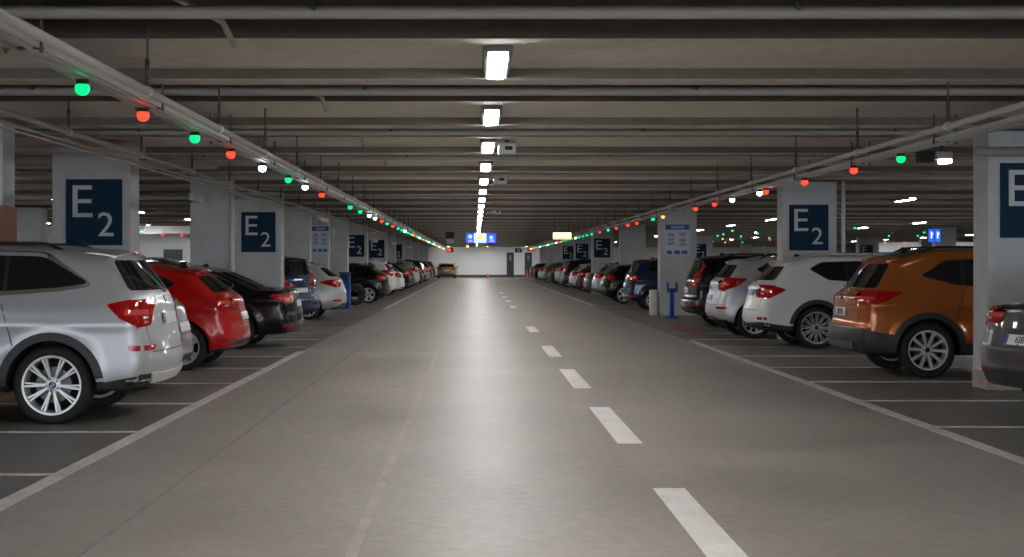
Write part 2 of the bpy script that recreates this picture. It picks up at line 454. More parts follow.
TYPES['mpv'] = dict(L=4.45, W=1.80, H=1.64, ro=.85, WB=2.68, wr=.33, rim=.22, belt=1.03, tumble=15, rcurve=.20,
    sil=sil_suv(4.45, 1.64, [(.26, .27, .08), (.06, .34, .06), (.0, .48, .09), (.02, .68, .06), (.08, .95, .1), (.10, 1.12, .08), (.15, 1.18, .08), (.36, 1.55, .06)], 3.45, 1.02, nose=.8),
    win=[(.66, 1.22, .05), (1.8, 1.16, .4), (3.1, 1.08, .1), (2.5, 1.48, .25), (1.7, 1.54, .5), (.82, 1.51, .08)],
    pillars=[1.02, 1.5, 2.35], trim=.014, trimmat='black',
    rwin=[(.64, 1.18, .06), (.57, 1.50, .08)], lamp=[(.42, 1.06, .03), (.25, 1.12, .05), (-.1, 1.12, 0), (-.1, .93, 0), (.25, .92, .05)],
    lampr=[(.95, 1.12), (.56, 1.10), (.54, .95), (.95, .93)], plate=.80, cladding=False, skid=False, rails=True, spoiler=(.35, 1.57), spokes='ten', refl=(.45, .10), handle=1.02)
TYPES['hatch'] = dict(L=4.28, W=1.79, H=1.485, ro=.78, WB=2.62, wr=.325, rim=.235, belt=.96, tumble=21, rcurve=.21,
    sil=sil_suv(4.28, 1.485, [(.28, .24, .08), (.06, .30, .06), (.0, .44, .09), (.02, .60, .06), (.08, .82, .1), (.12, .99, .08), (.20, 1.06, .08), (.62, 1.37, .06)], 3.28, .92, 1.25, .74, .22),
    win=[(.86, 1.20, .08), (1.1, 1.10, .15), (1.7, 1.04, .4), (2.9, .98, .1), (2.25, 1.32, .25), (1.75, 1.375, .5), (1.15, 1.33, .15)],
    pillars=[1.32, 2.08], trim=.012, trimmat='black',
    rwin=[(.70, 1.08, .05), (.57, 1.31, .07)], lamp=[(.50, .98, .04), (.3, 1.05, .06), (-.1, 1.04, 0), (-.1, .84, 0), (.2, .82, .05), (.36, .86, .06)],
    lampr=[(.95, 1.03), (.58, 1.00), (.50, .93), (.55, .86), (.95, .84)], plate=.74, cladding=False, skid=False, rails=False, spoiler=(.60, 1.395), spokes='five', refl=(.42, .08), handle=.90)
TYPES['sedan'] = dict(L=4.85, W=1.83, H=1.46, ro=1.06, WB=2.78, wr=.33, rim=.235, belt=.94, tumble=22, rcurve=.21,
    sil=[(.30, .24, .08), (.06, .28, .06), (.0, .44, .09), (.02, .62, .05), (.08, .80, .08), (.10, .98, .05), (.16, 1.045, .05), (.62, 1.06, .25), (1.45, 1.40, .5), (1.95, 1.455, .6), (2.5, 1.45, .6), (3.0, 1.34, .5), (3.65, .99, .25), (4.2, .92, .4), (4.68, .77, .2), (4.82, .62, .12), (4.85, .45, .1), (4.7, .22, .08)],
    win=[(1.02, 1.09, .05), (1.6, 1.04, .3), (3.25, .96, .1), (2.6, 1.30, .25), (2.05, 1.345, .4), (1.5, 1.30, .2)],
    pillars=[1.42, 2.25], trim=.03, trimmat='chrome', notch=True,
    rwinz=[(.66, .64), (1.40, .50)], lamp=[(.50, .93, .02), (.3, .955, .04), (-.1, .95, 0), (-.1, .80, 0), (.25, .79, .05)],
    lampr=[(.95, .95), (.50, .93), (.42, .88), (.5, .82), (.95, .79)], plate=.78, cladding=False, skid=False, rails=False, spoiler=None, spokes='ten', refl=(.40, .08), handle=.88)
TYPES['renault'] = dict(TYPES['sedan'], L=4.62, WB=2.70, W=1.81, H=1.48, ro=.98, trimmat='black', trim=.012,
    sil=[(.30, .22, .08), (.08, .25, .06), (.0, .44, .09), (.01, .64, .05), (.07, .80, .08), (.10, 1.04, .05), (.17, 1.10, .06), (.52, 1.12, .25), (1.30, 1.42, .5), (1.8, 1.475, .6), (2.4, 1.47, .6), (2.85, 1.36, .5), (3.5, 1.0, .25), (4.0, .93, .4), (4.46, .77, .2), (4.6, .62, .12), (4.62, .45, .1), (4.5, .22, .08)],
    rwinz=[(.54, .64), (1.26, .50)], win=[(.95, 1.13, .05), (1.5, 1.07, .3), (3.1, .98, .1), (2.45, 1.32, .25), (1.95, 1.36, .4), (1.4, 1.31, .2)], pillars=[1.32, 2.12],
    lamp=[(.44, 1.00, .03), (.25, 1.05, .05), (-.1, 1.05, 0), (-.1, .88, 0), (.25, .88, .05)], lampr=[(.95, 1.05), (.66, 1.02), (.60, .96), (.62, .90), (.95, .88)], plate=.73, recess=True)
TYPES['estate'] = dict(L=4.65, W=1.82, H=1.53, ro=.95, WB=2.72, wr=.33, rim=.24, belt=.98, tumble=20, rcurve=.20,
    sil=sil_suv(4.65, 1.53, [(.28, .25, .08), (.06, .32, .06), (.0, .46, .09), (.02, .64, .06), (.09, .86, .1), (.13, 1.04, .08), (.22, 1.11, .08), (.66, 1.42, .06)], 3.6, .94, 1.3, .76, .22),
    win=[(.95, 1.26, .04), (1.3, 1.12, .2), (2.0, 1.08, .4), (3.2, 1.0, .1), (2.55, 1.36, .25), (1.9, 1.41, .5), (1.25, 1.385, .1)],
    pillars=[1.5, 2.35], trim=.012, trimmat='black',
    rwin=[(.71, 1.13, .05), (.58, 1.36, .07)], lamp=[(.66, .98, .02), (.35, 1.05, .08), (-.1, 1.05, 0), (-.1, .86, 0), (.25, .85, .05)],
    lampr=[(.95, 1.05), (.5, 1.0), (.46, .93), (.55, .87), (.95, .85)], plate=.74, cladding=False, skid=False, rails=True, spoiler=(.64, 1.45), spokes='ten', refl=(.5, .12), handle=.96)

_parts = {}
def build_type(tn, h):
    """all meshes of a car type, in car space (x forward, origin under the middle)"""
    T = TYPES[tn]; Bd = Body(T); L = T['L']; hw = T['W'] / 2; X0 = L / 2
    P = {}
    raw = Bd.mesh(h); bvh = bvh_of(raw)
    def sx(o): return [(x - X0, z) for (x, z, *r) in o]
    # wheel arches cut out of the body
    cut = B()
    for xa in (T['ro'], T['ro'] + T['WB']):
        for sg in (1, -1):
            n0 = len(cut.verts)
            lathe(cut, [(T['wr'] + .055, hw - .33), (T['wr'] + .055, hw + .3)], 40, 'y', 1, False)
            vs = cut.verts[:][n0:]
            for v in vs:
                v.co.y *= sg; v.co.x += xa - X0; v.co.z += T['wr']
    fix(cut)
    for f in cut.faces: f.material_index = 1
    cm = bpy.data.meshes.new('cut'); cut.to_mesh(cm); cut.free()
    pm = pbr('car paint', (.5, .5, .5), .3)
    for m in (raw, cm): m.materials.append(pm); m.materials.append(M_liner)
    bo = bpy.data.objects.new('b', raw); co = bpy.data.objects.new('c', cm); COL.objects.link(bo); COL.objects.link(co)
    md = bo.modifiers.new('a', 'BOOLEAN'); md.operation = 'DIFFERENCE'; md.object = co; md.solver = 'EXACT'
    bpy.context.view_layer.update()
    nraw = len(raw.polygons)
    for tr in range(6):
        me = bpy.data.meshes.new_from_object(bo.evaluated_get(bpy.context.evaluated_depsgraph_get()))
        zs = [v.co.z for v in me.vertices]
        if len(me.polygons) > .6 * nraw and max(zs) > T['H'] - .15: break
        co.location = (.0011 * (tr + 1), .0007 * (tr + 1), .0013 * (tr + 1)); co.rotation_euler = (0, .0009 * (tr + 1), 0)
        if tr == 3: md.solver = 'FAST'
        bpy.context.view_layer.update()
    print('BODY', tn, nraw, len(me.polygons), 'tries', tr + 1)
    bpy.data.objects.remove(bo); bpy.data.objects.remove(co)
    for p in me.polygons:
        if (p.normal.z < -.75 and p.center.z < .5) or p.center.z < (.385 if T['cladding'] else .25): p.material_index = 1
    sharpen(me, 38); me.name = tn + ' body'
    P['body'] = [(None, me, {})]
    def add(name, bm, mat, **kw):
        fix(bm); m = bpy.data.meshes.new(tn + ' ' + name); bm.to_mesh(m); bm.free(); sharpen(m, 40)
        for q in (mat if isinstance(mat, (list, tuple)) else [mat]): m.materials.append(q)
        P.setdefault(name, []).append((None, m, kw)); return m
    W2 = fillet(T['win'], 5); wo = sx(W2)
    cx = sum(p[0] for p in wo) / len(wo); cz = sum(p[1] for p in wo) / len(wo)
    # side windows, one panel per window, body colour or black pillars between
    tm = M_chrome if T['trimmat'] == 'chrome' else M_black
    for sg in (1, -1):
        bm = B()
        g = T['trim']
        ex = [(cx + (x - cx) * (1 + g * 1.1), cz + (z - cz) * (1 + g * 6)) for (x, z) in wo]
        patch(bm, ex, ('y', sg), bvh, .003, .01, .09, half=hw); add('window_surround', bm, tm)
        xs = [min(p[0] for p in wo) - .1] + [q - X0 for q in T['pillars']] + [max(p[0] for p in wo) + .1]
        for a, b in zip(xs[:-1], xs[1:]):
            bm2 = bmesh.new(); bm2.faces.new([bm2.verts.new((x, z, 0)) for x, z in wo])
            for pc, no in ((a + .022, (1, 0, 0)), (b - .022, (-1, 0, 0))):
                bmesh.ops.bisect_plane(bm2, geom=bm2.verts[:] + bm2.edges[:] + bm2.faces[:], plane_co=(pc, 0, 0), plane_no=no, clear_inner=True)
            if not bm2.faces: bm2.free(); continue
            f = max(bm2.faces, key=lambda f: f.calc_area()); o = [(v.co.x, v.co.y) for v in f.verts]; bm2.free()
            bm = B(); patch(bm, o, ('y', sg), bvh, .007, .01, .09, half=hw); add('side_window', bm, M_glass)
        if T['trimmat'] == 'chrome':      # black pillars over the bright surround
            bm = B(); patch(bm, wo, ('y', sg), bvh, .005, .01, .09, half=hw); add('window_frame', bm, M_black)
    # rear window
    if T.get('notch'):
        (xa, ya), (xb, yb) = T['rwinz']
        bm = B(); patch(bm, fillet([(xa - X0, -ya, .06), (xa - X0, ya, .06), (xb - X0, yb, .06), (xb - X0, -yb, .06)], 4), ('z', 1), bvh, .005, .01, .09); add('rear_window', bm, M_glass)
    else:
        (y0, z0, r0), (y1, z1, r1) = T['rwin']
        bm = B(); patch(bm, fillet([(-y0, z0, r0), (y0, z0, r0), (y1, z1, r1), (-y1, z1, r1)], 4), ('x', -1), bvh, .005, .01, .07); add('rear_window', bm, M_glass)
    # windscreen, headlamps, grille
    tops = [p for p in T['sil'] if p[1] > T['belt'] + .02]
    wsx = [p for p in T['sil'] if p[0] > L * .55]; a = wsx[0]; b2 = wsx[1]
    zlo = T['belt'] + .10; zhi = T['H'] - .13
    bm = B(); patch(bm, fillet([(-.68, zlo, .05), (.68, zlo, .05), (.56, zhi, .08), (-.56, zhi, .08)], 4), ('x', 1), bvh, .005, .01, .09); add('windscreen', bm, M_glass)
    zn = T['sil'][-4][1] - .10
    for sg in (1, -1):
        bm = B(); patch(bm, fillet([(sg * .50, zn - .06, .02), (sg * .52, zn + .02, .03), (sg * .80, zn + .06, .03), (sg * .80, zn - .08, .03)], 4), ('x', 1), bvh, .006, .02, .07); add('headlamp', bm, M_clearlens)
    bm = B(); patch(bm, rrect(-.42, zn - .12, .42, zn + .0, .03), ('x', 1), bvh, .006, .02, .07); patch(bm, rrect(-.55, .32, .55, .46, .03), ('x', 1), bvh, .006, .02, .07); add('grille', bm, M_black)
    # tail lamps wrap the rear corner: flank piece + tailgate piece
    lo = sx(fillet(T['lamp'], 4))
    for sg in (1, -1):
        cl = clip_x(lo, .035 - X0, 1)
        bm = B(); patch(bm, cl, ('y', sg), bvh, .010, .02, .05, half=hw)
        lr = [(sg * min(y, hw - .075), z) for (y, z) in T['lampr']]
        patch(bm, lr, ('x', -1), bvh, .010, .02, .05)
        zs = [z for _, z in T['lampr']]; zm = (max(zs) + min(zs)) / 2; hh = (max(zs) - min(zs))
        add('tail_lamp', bm, M_redlens)
        bm = B()
        b0 = zm - hh * .10; b1 = zm + hh * .12
        if tn == 'boxy': b0, b1 = zm - hh * .28, zm - hh * .12
        patch(bm, rect_in(lo, .05 - X0, .30 - X0, b0, b1), ('y', sg), bvh, .013, .01, .05, half=hw)
        patch(bm, [(sg * (hw - .08), b0), (sg * (hw - .08), b1), (sg * .62, b1), (sg * .62, b0)], ('x', -1), bvh, .013, .01, .05)
        add('lamp_band', bm, M_redlite, parent='tail_lamp')
        bm = B(); patch(bm, [(sg * .74, b0 - hh * .16), (sg * .74, b0 - hh * .06), (sg * .64, b0 - hh * .06), (sg * .64, b0 - hh * .16)], ('x', -1), bvh, .014, .01, .05)
        add('reverse_lens', bm, M_clearlens, parent='tail_lamp')
        # reflector in the bumper
        rz, rw = T['refl']
        bm = B(); patch(bm, rrect(.08 - X0, rz - .025, .08 + rw + .08 - X0, rz + .025, .01), ('y', sg), bvh, .006, .02, .05, half=hw)
        patch(bm, [(sg * .80, rz - .025), (sg * .80, rz + .025), (sg * (.80 - rw), rz + .025), (sg * (.80 - rw), rz - .025)], ('x', -1), bvh, .006, .02, .05)
        add('rear_reflector', bm, M_redlens)
    # black lower body
    zc = .40
    if T['cladding']:
        for sg in (1, -1):
            for xa in (T['ro'], T['ro'] + T['WB']):
                bm = B(); patch(bm, arch_arc(xa - X0, T['wr'], T['wr'] + .05, T['wr'] + .125, 8, 172), ('y', sg), bvh, .012, .03, .09, half=hw); add('arch_trim', bm, M_clad)
            bm = B(); patch(bm, [(T['ro'] + T['wr'] + .05 - X0, .30), (T['ro'] + T['WB'] - T['wr'] - .05 - X0, .30), (T['ro'] + T['WB'] - T['wr'] - .05 - X0, zc + .05), (T['ro'] + T['wr'] + .05 - X0, zc + .05)], ('y', sg), bvh, .010, .02, .12, half=hw); add('sill_trim', bm, M_clad)
            zt = T.get('bumperclad', .46)
            o = [(.16 - X0, .33), (T['ro'] - T['wr'] - .05 - X0, .33), (T['ro'] - T['wr'] - .07 - X0, zt - .08), (.10 - X0, zt)]
            bm = B(); patch(bm, o, ('y', sg), bvh, .010, .02, .07, half=hw)
            patch(bm, [(sg * .005, .34), (sg * .005, zt + (.0 if 'bumperclad' in T else -.04)), (sg * (hw - .09), zt), (sg * (hw - .11), .34)], ('x', -1), bvh, .010, .02, .07)
            add('bumper_cladding', bm, M_clad)
    else:
        bm = B(); patch(bm, [(-hw + .15, .28), (hw - .15, .28), (hw - .12, .36), (.45, .42), (-.45, .42), (-hw + .12, .36)], ('x', -1), bvh, .006, .02, .07); add('rear_valance', bm, M_clad)
        for sg in (1, -1):
            for xa in (T['ro'], T['ro'] + T['WB']):
                pass
    if T['skid']:
        bm = B(); patch(bm, fillet([(-.62, .37, .02), (.62, .37, .02), (.70, .47, .03), (.40, .455, .05), (-.40, .455, .05), (-.70, .47, .03)], 3), ('x', -1), bvh, .022, .03, .07); add('skid_plate', bm, M_alloy if tn == 'x3' else pbr('satin grey trim', (.11, .11, .115), .45))
    if T.get('recess'):
        bm = B(); patch(bm, fillet([(-.52, .64, .04), (.52, .64, .04), (.60, .84, .05), (-.60, .84, .05)], 4), ('x', -1), bvh, .002, .02, .07); add('plate_recess', bm, M_black)
    # shut lines
    xr, xm, xf = T['ro'] + .42, T['pillars'][-1], T['ro'] + T['WB'] - .42
    zt = T['belt'] - .02
    for sg in (1, -1):
        for pts in ([(xm, .36), (xm, zt)], [(xf - .05, .36), (xf, .6), (xf + .02, zt)], [(T['ro'] + .36, T['wr'] + .36), (T['ro'] + .40, .9), (T['ro'] + .47, zt + .12)]):
            bm = B(); patch(bm, sx(ribbon(pts, .009)), ('y', sg), bvh, .0015, .01, .12, half=hw); add('shut_line', bm, M_black)
    lz = min(z for _, z in T['lampr']); 
    for pts in ([(-.70, lz), (-.66, .66), (.66, .66), (.70, lz)],):
        bm = B(); patch(bm, ribbon(pts, .009), ('x', -1), bvh, .0015, .01, .12); add('shut_line', bm, M_black)
    # door handles
    for sg in (1, -1):
        for hx in (T['pillars'][-1] - .62, T['pillars'][-1] + .34):
            bm = B(); patch(bm, rrect(hx - X0, T['handle'] - .014, hx + .22 - X0, T['handle'] + .014, .012), ('y', sg), bvh, .032, .03, .05, half=hw)
            add('door_handle', bm, pm if T['trimmat'] == 'black' else M_chrome, paint=(T['trimmat'] == 'black'))
    # roof rails
    if T['rails']:
        for sg in (1, -1):
            pts = []
            xs0, xs1 = .95, 2.55
            yv = hw - math.tan(math.radians(T['tumble'])) * (T['H'] - T['belt']) - .10
            for k in range(13):
                x = xs0 + (xs1 - xs0) * k / 12
                hgt, n, i, d = bvh.ray_cast(Vector((x - X0, sg * yv, 4)), Vector((0, 0, -1)))
                if hgt is None: continue
                lift = .05 * min(1, 3.2 * math.sin(PI * k / 12)) - .004
                pts.append((x - X0, sg * yv, hgt.z + lift))
            bm = B(); tube(bm, pts, .016, 8); add('roof_rail', bm, M_black if tn != 'crossover' else M_alloy)
    if T.get('blackroof'):
        yv = hw - math.tan(math.radians(T['tumble'])) * (T['H'] - T['belt']) - .10
        bm = B(); patch(bm, fillet([(.60 - X0, -yv + .06, .05), (2.5 - X0, -yv + .02, .1), (2.5 - X0, yv - .02, .1), (.60 - X0, yv - .06, .05)], 4), ('z', 1), bvh, .004, .01, .12); add('roof_panel', bm, M_glass)
    # spoiler lip over the rear window, with the high stop lamp
    if T['spoiler']:
        xs, zs = T['spoiler']
        prof = [(xs + .34, .035), (xs + .16, .030), (xs - .02, .0), (xs - .03, -.018), (xs + .02, -.035), (xs + .22, -.03)]
        bm = B(); rows = []
        yv = hw - math.tan(math.radians(T['tumble'])) * (zs - T['belt']) - .12
        for k in range(13):
            y = -yv + 2 * yv * k / 12; v = abs(y) / hw
            rows.append([bm.verts.new((x - X0 + T['rcurve'] * .62 * v ** 2.2, y, zs + dz * (1 - .5 * v ** 4) - .085 * v ** 2)) for x, dz in prof])
        for A, C in zip(rows[:-1], rows[1:]):
            for j in range(len(prof)): bm.faces.new((A[j], A[(j + 1) % len(prof)], C[(j + 1) % len(prof)], C[j]))
        bm.faces.new(rows[0]); bm.faces.new(rows[-1])
        add('spoiler', bm, pm, paint=True)
        bm = B(); box(bm, xs - .028 - X0, 0, zs - .012, .02, .34, .016, .004); add('stop_lamp', bm, M_redlens, parent='spoiler')
        # wiper
        (y0, z0, r0), (y1, z1, r1) = T['rwin']
        pts = []
        for k in range(7):
            y = -.02 + .42 * k / 6; z = z0 - .03 + .09 * k / 6
            hit = bvh.ray_cast(Vector((-6, y, z)), Vector((1, 0, 0)))[0]
            pts.append(hit + Vector((-.022, 0, .012)))
        bm = B(); tube(bm, pts, [.012] + [.007] * 6, 6); add('rear_wiper', bm, M_black)
    # shark fin
    hgt = bvh.ray_cast(Vector((.95 - X0, 0, 4)), Vector((0, 0, -1)))[0] if not T.get('notch') else bvh.ray_cast(Vector((1.75 - X0, 0, 4)), Vector((0, 0, -1)))[0]
    bm = B(); q = [(-.07, 0), (-.05, .05), (-.02, .055), (.10, 0)]
    a = [bm.verts.new((hgt.x + x, .018 if z == 0 else .006, hgt.z + z - .006)) for x, z in q]; b = [bm.verts.new((hgt.x + x, -.018 if z == 0 else -.006, hgt.z + z - .006)) for x, z in q]
    bm.faces.new(a); bm.faces.new(b[::-1])
    for j in range(4): bm.faces.new((a[j], a[(j + 1) % 4], b[(j + 1) % 4], b[j]))
    add('roof_antenna', bm, M_black)
    # mirrors
    for sg in (1, -1):
        mx = T['ro'] + T['WB'] - .70 - X0; mz = T['belt'] + .06
        bm = B(); r = bmesh.ops.create_uvsphere(bm, u_segments=16, v_segments=10, radius=1)
        for v in bm.verts:
            c = v.co; c.x = math.copysign(abs(c.x) ** .7, c.x); c.y = math.copysign(abs(c.y) ** .8, c.y); c.z = math.copysign(abs(c.z) ** .7, c.z)
            v.co = Vector((mx + c.x * .07 + .03 * c.y * sg * 0, sg * (hw + .09) + c.y * .11, mz + .03 + c.z * .075))
        tube(bm, [(mx + .03, sg * (hw - .06), mz - .03), (mx + .01, sg * (hw + .05), mz + .0)], .022, 8)
        add('wing_mirror', bm, pm, paint=True)
    # plate
    z = T['plate']; h0 = bvh.ray_cast(Vector((-6, 0, z)), Vector((1, 0, 0)))[0]; h1 = bvh.ray_cast(Vector((-6, 0, z + .05)), Vector((1, 0, 0)))[0]; h2 = bvh.ray_cast(Vector((-6, .24, z)), Vector((1, 0, 0)))[0]
    ang = math.atan2(h1.x - h0.x, .05)
    P['_plate'] = (min(h0.x, h2.x - .006) - .008, z, ang)
    zbg = T['plate'] + .19 if tn not in ('renault',) else .99
    h0 = bvh.ray_cast(Vector((-6, 0, zbg)), Vector((1, 0, 0)))[0]; h1 = bvh.ray_cast(Vector((-6, 0, zbg + .05)), Vector((1, 0, 0)))[0]
    P['_badge'] = (h0.x - .006, zbg, math.atan2(h1.x - h0.x, .05))
    P['_exh'] = [(bvh.ray_cast(Vector((-6, s * .52, .40)), Vector((1, 0, 0)))[0].x + .11, s * .52, .315) for s in (1, -1)] if T.get('exh') else []
    return P

def clip_x(o, x0, side):
    bm2 = bmesh.new(); bm2.faces.new([bm2.verts.new((x, z, 0)) for x, z in o])
    bmesh.ops.bisect_plane(bm2, geom=bm2.verts[:] + bm2.edges[:] + bm2.faces[:], plane_co=(x0, 0, 0), plane_no=(side, 0, 0), clear_inner=True)
    f = max(bm2.faces, key=lambda f: f.calc_area()); r = [(v.co.x, v.co.y) for v in f.verts]; bm2.free(); return r

def rect_in(o, x0, x1, z0, z1):
    bm2 = bmesh.new(); bm2.faces.new([bm2.verts.new((x, z, 0)) for x, z in o])
    for pc, no in (((x0, 0, 0), (1, 0, 0)), ((x1, 0, 0), (-1, 0, 0)), ((0, z0, 0), (0, 1, 0)), ((0, z1, 0), (0, -1, 0))):
        bmesh.ops.bisect_plane(bm2, geom=bm2.verts[:] + bm2.edges[:] + bm2.faces[:], plane_co=pc, plane_no=no, clear_inner=True)
    if not bm2.faces:
        bm2.free(); return [(x0, z0), (x1, z0), (x1, z1), (x0, z1)]
    f = max(bm2.faces, key=lambda f: f.calc_area()); r = [(v.co.x, v.co.y) for v in f.verts]; bm2.free(); return r

# ------------------------------------------------------------------ wheels (axis y, outer side +y)
_wheels = {}
def wheel_meshes(R, rim, style):
    k = (R, rim, style)
    if k in _wheels: return _wheels[k]
    w = .118
    bm = B()
    lathe(bm, [(rim, -w * .8), (rim + .02, -w * .95), (R - .045, -w), (R - .012, -w * .86), (R, -w * .6), (R, w * .6), (R - .012, w * .86), (R - .045, w), (rim + .02, w * .95), (rim, w * .8)], 48)
    for a in range(60):   # shallow tread blocks
        pass
    fix(bm); ty = bpy.data.meshes.new('tyre'); bm.to_mesh(ty); bm.free(); sharpen(ty, 45); ty.materials.append(M_rubber)
    mt = M_dalloy if style == 'multi' else M_alloy
    bm = B()
    lathe(bm, [(rim + .004, w * .80), (rim + .008, w * .92), (rim - .012, w * .90), (rim - .022, w * .55), (rim - .03, -w * .7), (rim - .0, -w * .8)], 48)
    n = {'twin': 10, 'ten': 10, 'multi': 12, 'five': 5}[style]
    yo, yi, dp = w * .78, w * .62, .035
    def spoke(a0, a1, w0, w1):
        r0, r1 = .05, rim - .012
        ca, sa = math.cos(a0), math.sin(a0); cb, sb = math.cos(a1), math.sin(a1)
        p0 = Vector((ca * r0, 0, sa * r0)); p1 = Vector((cb * r1, 0, sb * r1)); d = (p1 - p0).normalized(); q = Vector((-d.z, 0, d.x))
        S = []
        for p, ww, y in ((p0, w0, yi), (p0.lerp(p1, .5), (w0 + w1) / 2 * .92, (yi + yo) / 2 + .004), (p1, w1, yo)):
            S.append([bm.verts.new(p + q * ww / 2 * .75 + Vector((0, y, 0))), bm.verts.new(p + q * ww / 2 + Vector((0, y - .012, 0))), bm.verts.new(p + q * ww / 2 + Vector((0, y - dp, 0))),
                      bm.verts.new(p - q * ww / 2 + Vector((0, y - dp, 0))), bm.verts.new(p - q * ww / 2 + Vector((0, y - .012, 0))), bm.verts.new(p - q * ww / 2 * .75 + Vector((0, y, 0)))])
        for A, C in zip(S[:-1], S[1:]):
            for j in range(6): bm.faces.new((A[j], A[(j + 1) % 6], C[(j + 1) % 6], C[j]))
        bm.faces.new(S[0]); bm.faces.new(S[-1][::-1])
    for i in range(n):
        a = 2 * PI * i / n + .15
        if style == 'twin':
            o = .10 if i % 2 else -.10
            spoke(a, a + o * .9, .030, .026); spoke(a + (-.0), a + o * .9 - math.copysign(.13, o), .022, .018)
        elif style == 'ten': spoke(a, a + .02, .034, .050)
        elif style == 'multi': spoke(a, a + .10, .022, .026); spoke(a, a - .10, .022, .022)
        else: spoke(a - .1, a - .16, .045, .055); spoke(a + .1, a + .16, .045, .055)
    lathe(bm, [(.075, yi - .05), (.075, yi - .006), (.055, yi + .004), (.034, yi + .004), (.034, yi - .05)], 24)
    fix(bm); ri = bpy.data.meshes.new('rim'); bm.to_mesh(ri); bm.free(); sharpen(ri, 35); ri.materials.append(mt)
    bm = B(); lathe(bm, [(.033, yi - .04), (.033, yi + .002), (.026, yi + .008), (.001, yi + .010)], 20, closed=False); fix(bm)
    hc = bpy.data.meshes.new('hub'); bm.to_mesh(hc); bm.free(); sharpen(hc, 40); hc.materials.append(M_black)
    bm = B(); lathe(bm, [(.04, -.02), (.04, .03), (rim * .62, .03), (rim * .62, .012), (rim * .62, -.02)], 32); fix(bm)
    di = bpy.data.meshes.new('disc'); bm.to_mesh(di); bm.free(); sharpen(di, 40); di.materials.append(M_disc)
    bm = B(); lathe(bm, [(.001, -.03), (rim - .026, -.03), (rim - .026, -.05), (.001, -.05)], 32); fix(bm)
    bk = bpy.data.meshes.new('barrel'); bm.to_mesh(bk); bm.free(); bk.materials.append(M_liner)
    lug = B()
    for i in range(5):
        a = 2 * PI * i / 5; n0 = len(lug.verts); lathe(lug, [(.009, yi - .02), (.009, yi + .006)], 8, closed=False)
        for v in lug.verts[:][n0:]: v.co.x += .055 * math.cos(a); v.co.z += .055 * math.sin(a)
    fix(lug); lg = bpy.data.meshes.new('lugs'); lug.to_mesh(lg); lug.free(); lg.materials.append(M_dsteel)
    _wheels[k] = (ty, ri, hc, di, bk, lg); return _wheels[k]

def roundel_mesh():
    """small disc with two blue and two white quarters in a dark ring"""
    if 'roundel' in _parts: return _parts['roundel']
    bm = B(); c = bm.verts.new((0, 0, .002)); N = 24
    ring = [bm.verts.new((.7 * math.cos(2 * PI * k / N), .7 * math.sin(2 * PI * k / N), .002)) for k in range(N)]
    out = [bm.verts.new((math.cos(2 * PI * k / N), math.sin(2 * PI * k / N), .002)) for k in range(N)]
    low = [bm.verts.new((math.cos(2 * PI * k / N), math.sin(2 * PI * k / N), -.2)) for k in range(N)]
    for k in range(N):
        k2 = (k + 1) % N
        f = bm.faces.new((c, ring[k], ring[k2])); f.material_index = 0 if (k // 6) % 2 else 1
        bm.faces.new((ring[k], out[k], out[k2], ring[k2])).material_index = 2
        bm.faces.new((out[k], low[k], low[k2], out[k2])).material_index = 2
    me = bpy.data.meshes.new('roundel'); bm.to_mesh(me); bm.free()
    for m in (M_plblue, M_plate, M_plblack): me.materials.append(m)
    _parts['roundel'] = me; return me

def ring_mesh(kind):
    k = 'badge' + kind
    if k in _parts: return _parts[k]
    bm = B()
    if kind == 'diamond': pts = [(0, .07), (.042, 0), (0, -.07), (-.042, 0)]
    else: pts = [(.06 * math.cos(2 * PI * i / 20), .032 * math.sin(2 * PI * i / 20)) for i in range(20)]
    n = len(pts); r = .62 if kind == 'diamond' else .8
    A = [bm.verts.new((x, y, .006)) for x, y in pts]; C = [bm.verts.new((x * r, y * r, .006)) for x, y in pts]
    D = [bm.verts.new((x, y, -.01)) for x, y in pts]; F = [bm.verts.new((x * r, y * r, -.01)) for x, y in pts]
    for i in range(n):
        j = (i + 1) % n
        bm.faces.new((A[i], A[j], C[j], C[i])); bm.faces.new((A[i], D[i], D[j], A[j])); bm.faces.new((C[i], C[j], F[j], F[i]))
    if kind == 'oval':
        for (x0, y0, x1, y1) in ((-.025, -.02, -.008, .02), (.025, .02, .008, -.02), (-.016, -.004, .016, .004)):
            box(bm, (x0 + x1) / 2, 0, .002, .008, .045, .008) if x0 != -.016 else box(bm, 0, 0, .002, .035, .008, .008)
    me = bpy.data.meshes.new('badge'); fix(bm).to_mesh(me); bm.free(); me.materials.append(M_chrome)
    _parts[k] = me; return me

def paint(name, col, metal=.0, rough=.28, coat=.8, flake=False):
    return pbr('paint ' + name, col, rough, metal, coat)

def plate_parts(parent, P, text, bluebar, mat=None):
    x, z, ang = P['_plate']
    if 'plate' not in _parts:
        bm = B(); box(bm, 0, 0, 0, .52, .11, .012, .003); _parts['plate'] = bmesh_to(bm, 'plate', M_plate)
        bm = B(); box(bm, 0, 0, 0, .045, .10, .004); _parts['plbar'] = bmesh_to(bm, 'plate bar', M_plblue)
    R = Matrix.Rotation(ang, 4, 'Y') @ Matrix(((0, 0, -1, 0), (-1, 0, 0, 0), (0, 1, 0, 0), (0, 0, 0, 1)))
    o = link(bpy.data.objects.new('number_plate', _parts['plate']), parent)
    o.matrix_local = Matrix.Translation((x, 0, z)) @ R
    if mat is not None:
        o.material_slots[0].link = 'OBJECT'; o.material_slots[0].material = mat
    if bluebar:
        b = link(bpy.data.objects.new('plate_band', _parts['plbar']), o); b.location = (-.236, 0, .006)
    if text:
        t = link(bpy.data.objects.new('plate_lettering', text_mesh(text, .105, .002)), o); t.location = (.02, -.004, .008)
        if not t.data.materials: t.data.materials.append(M_plblack)

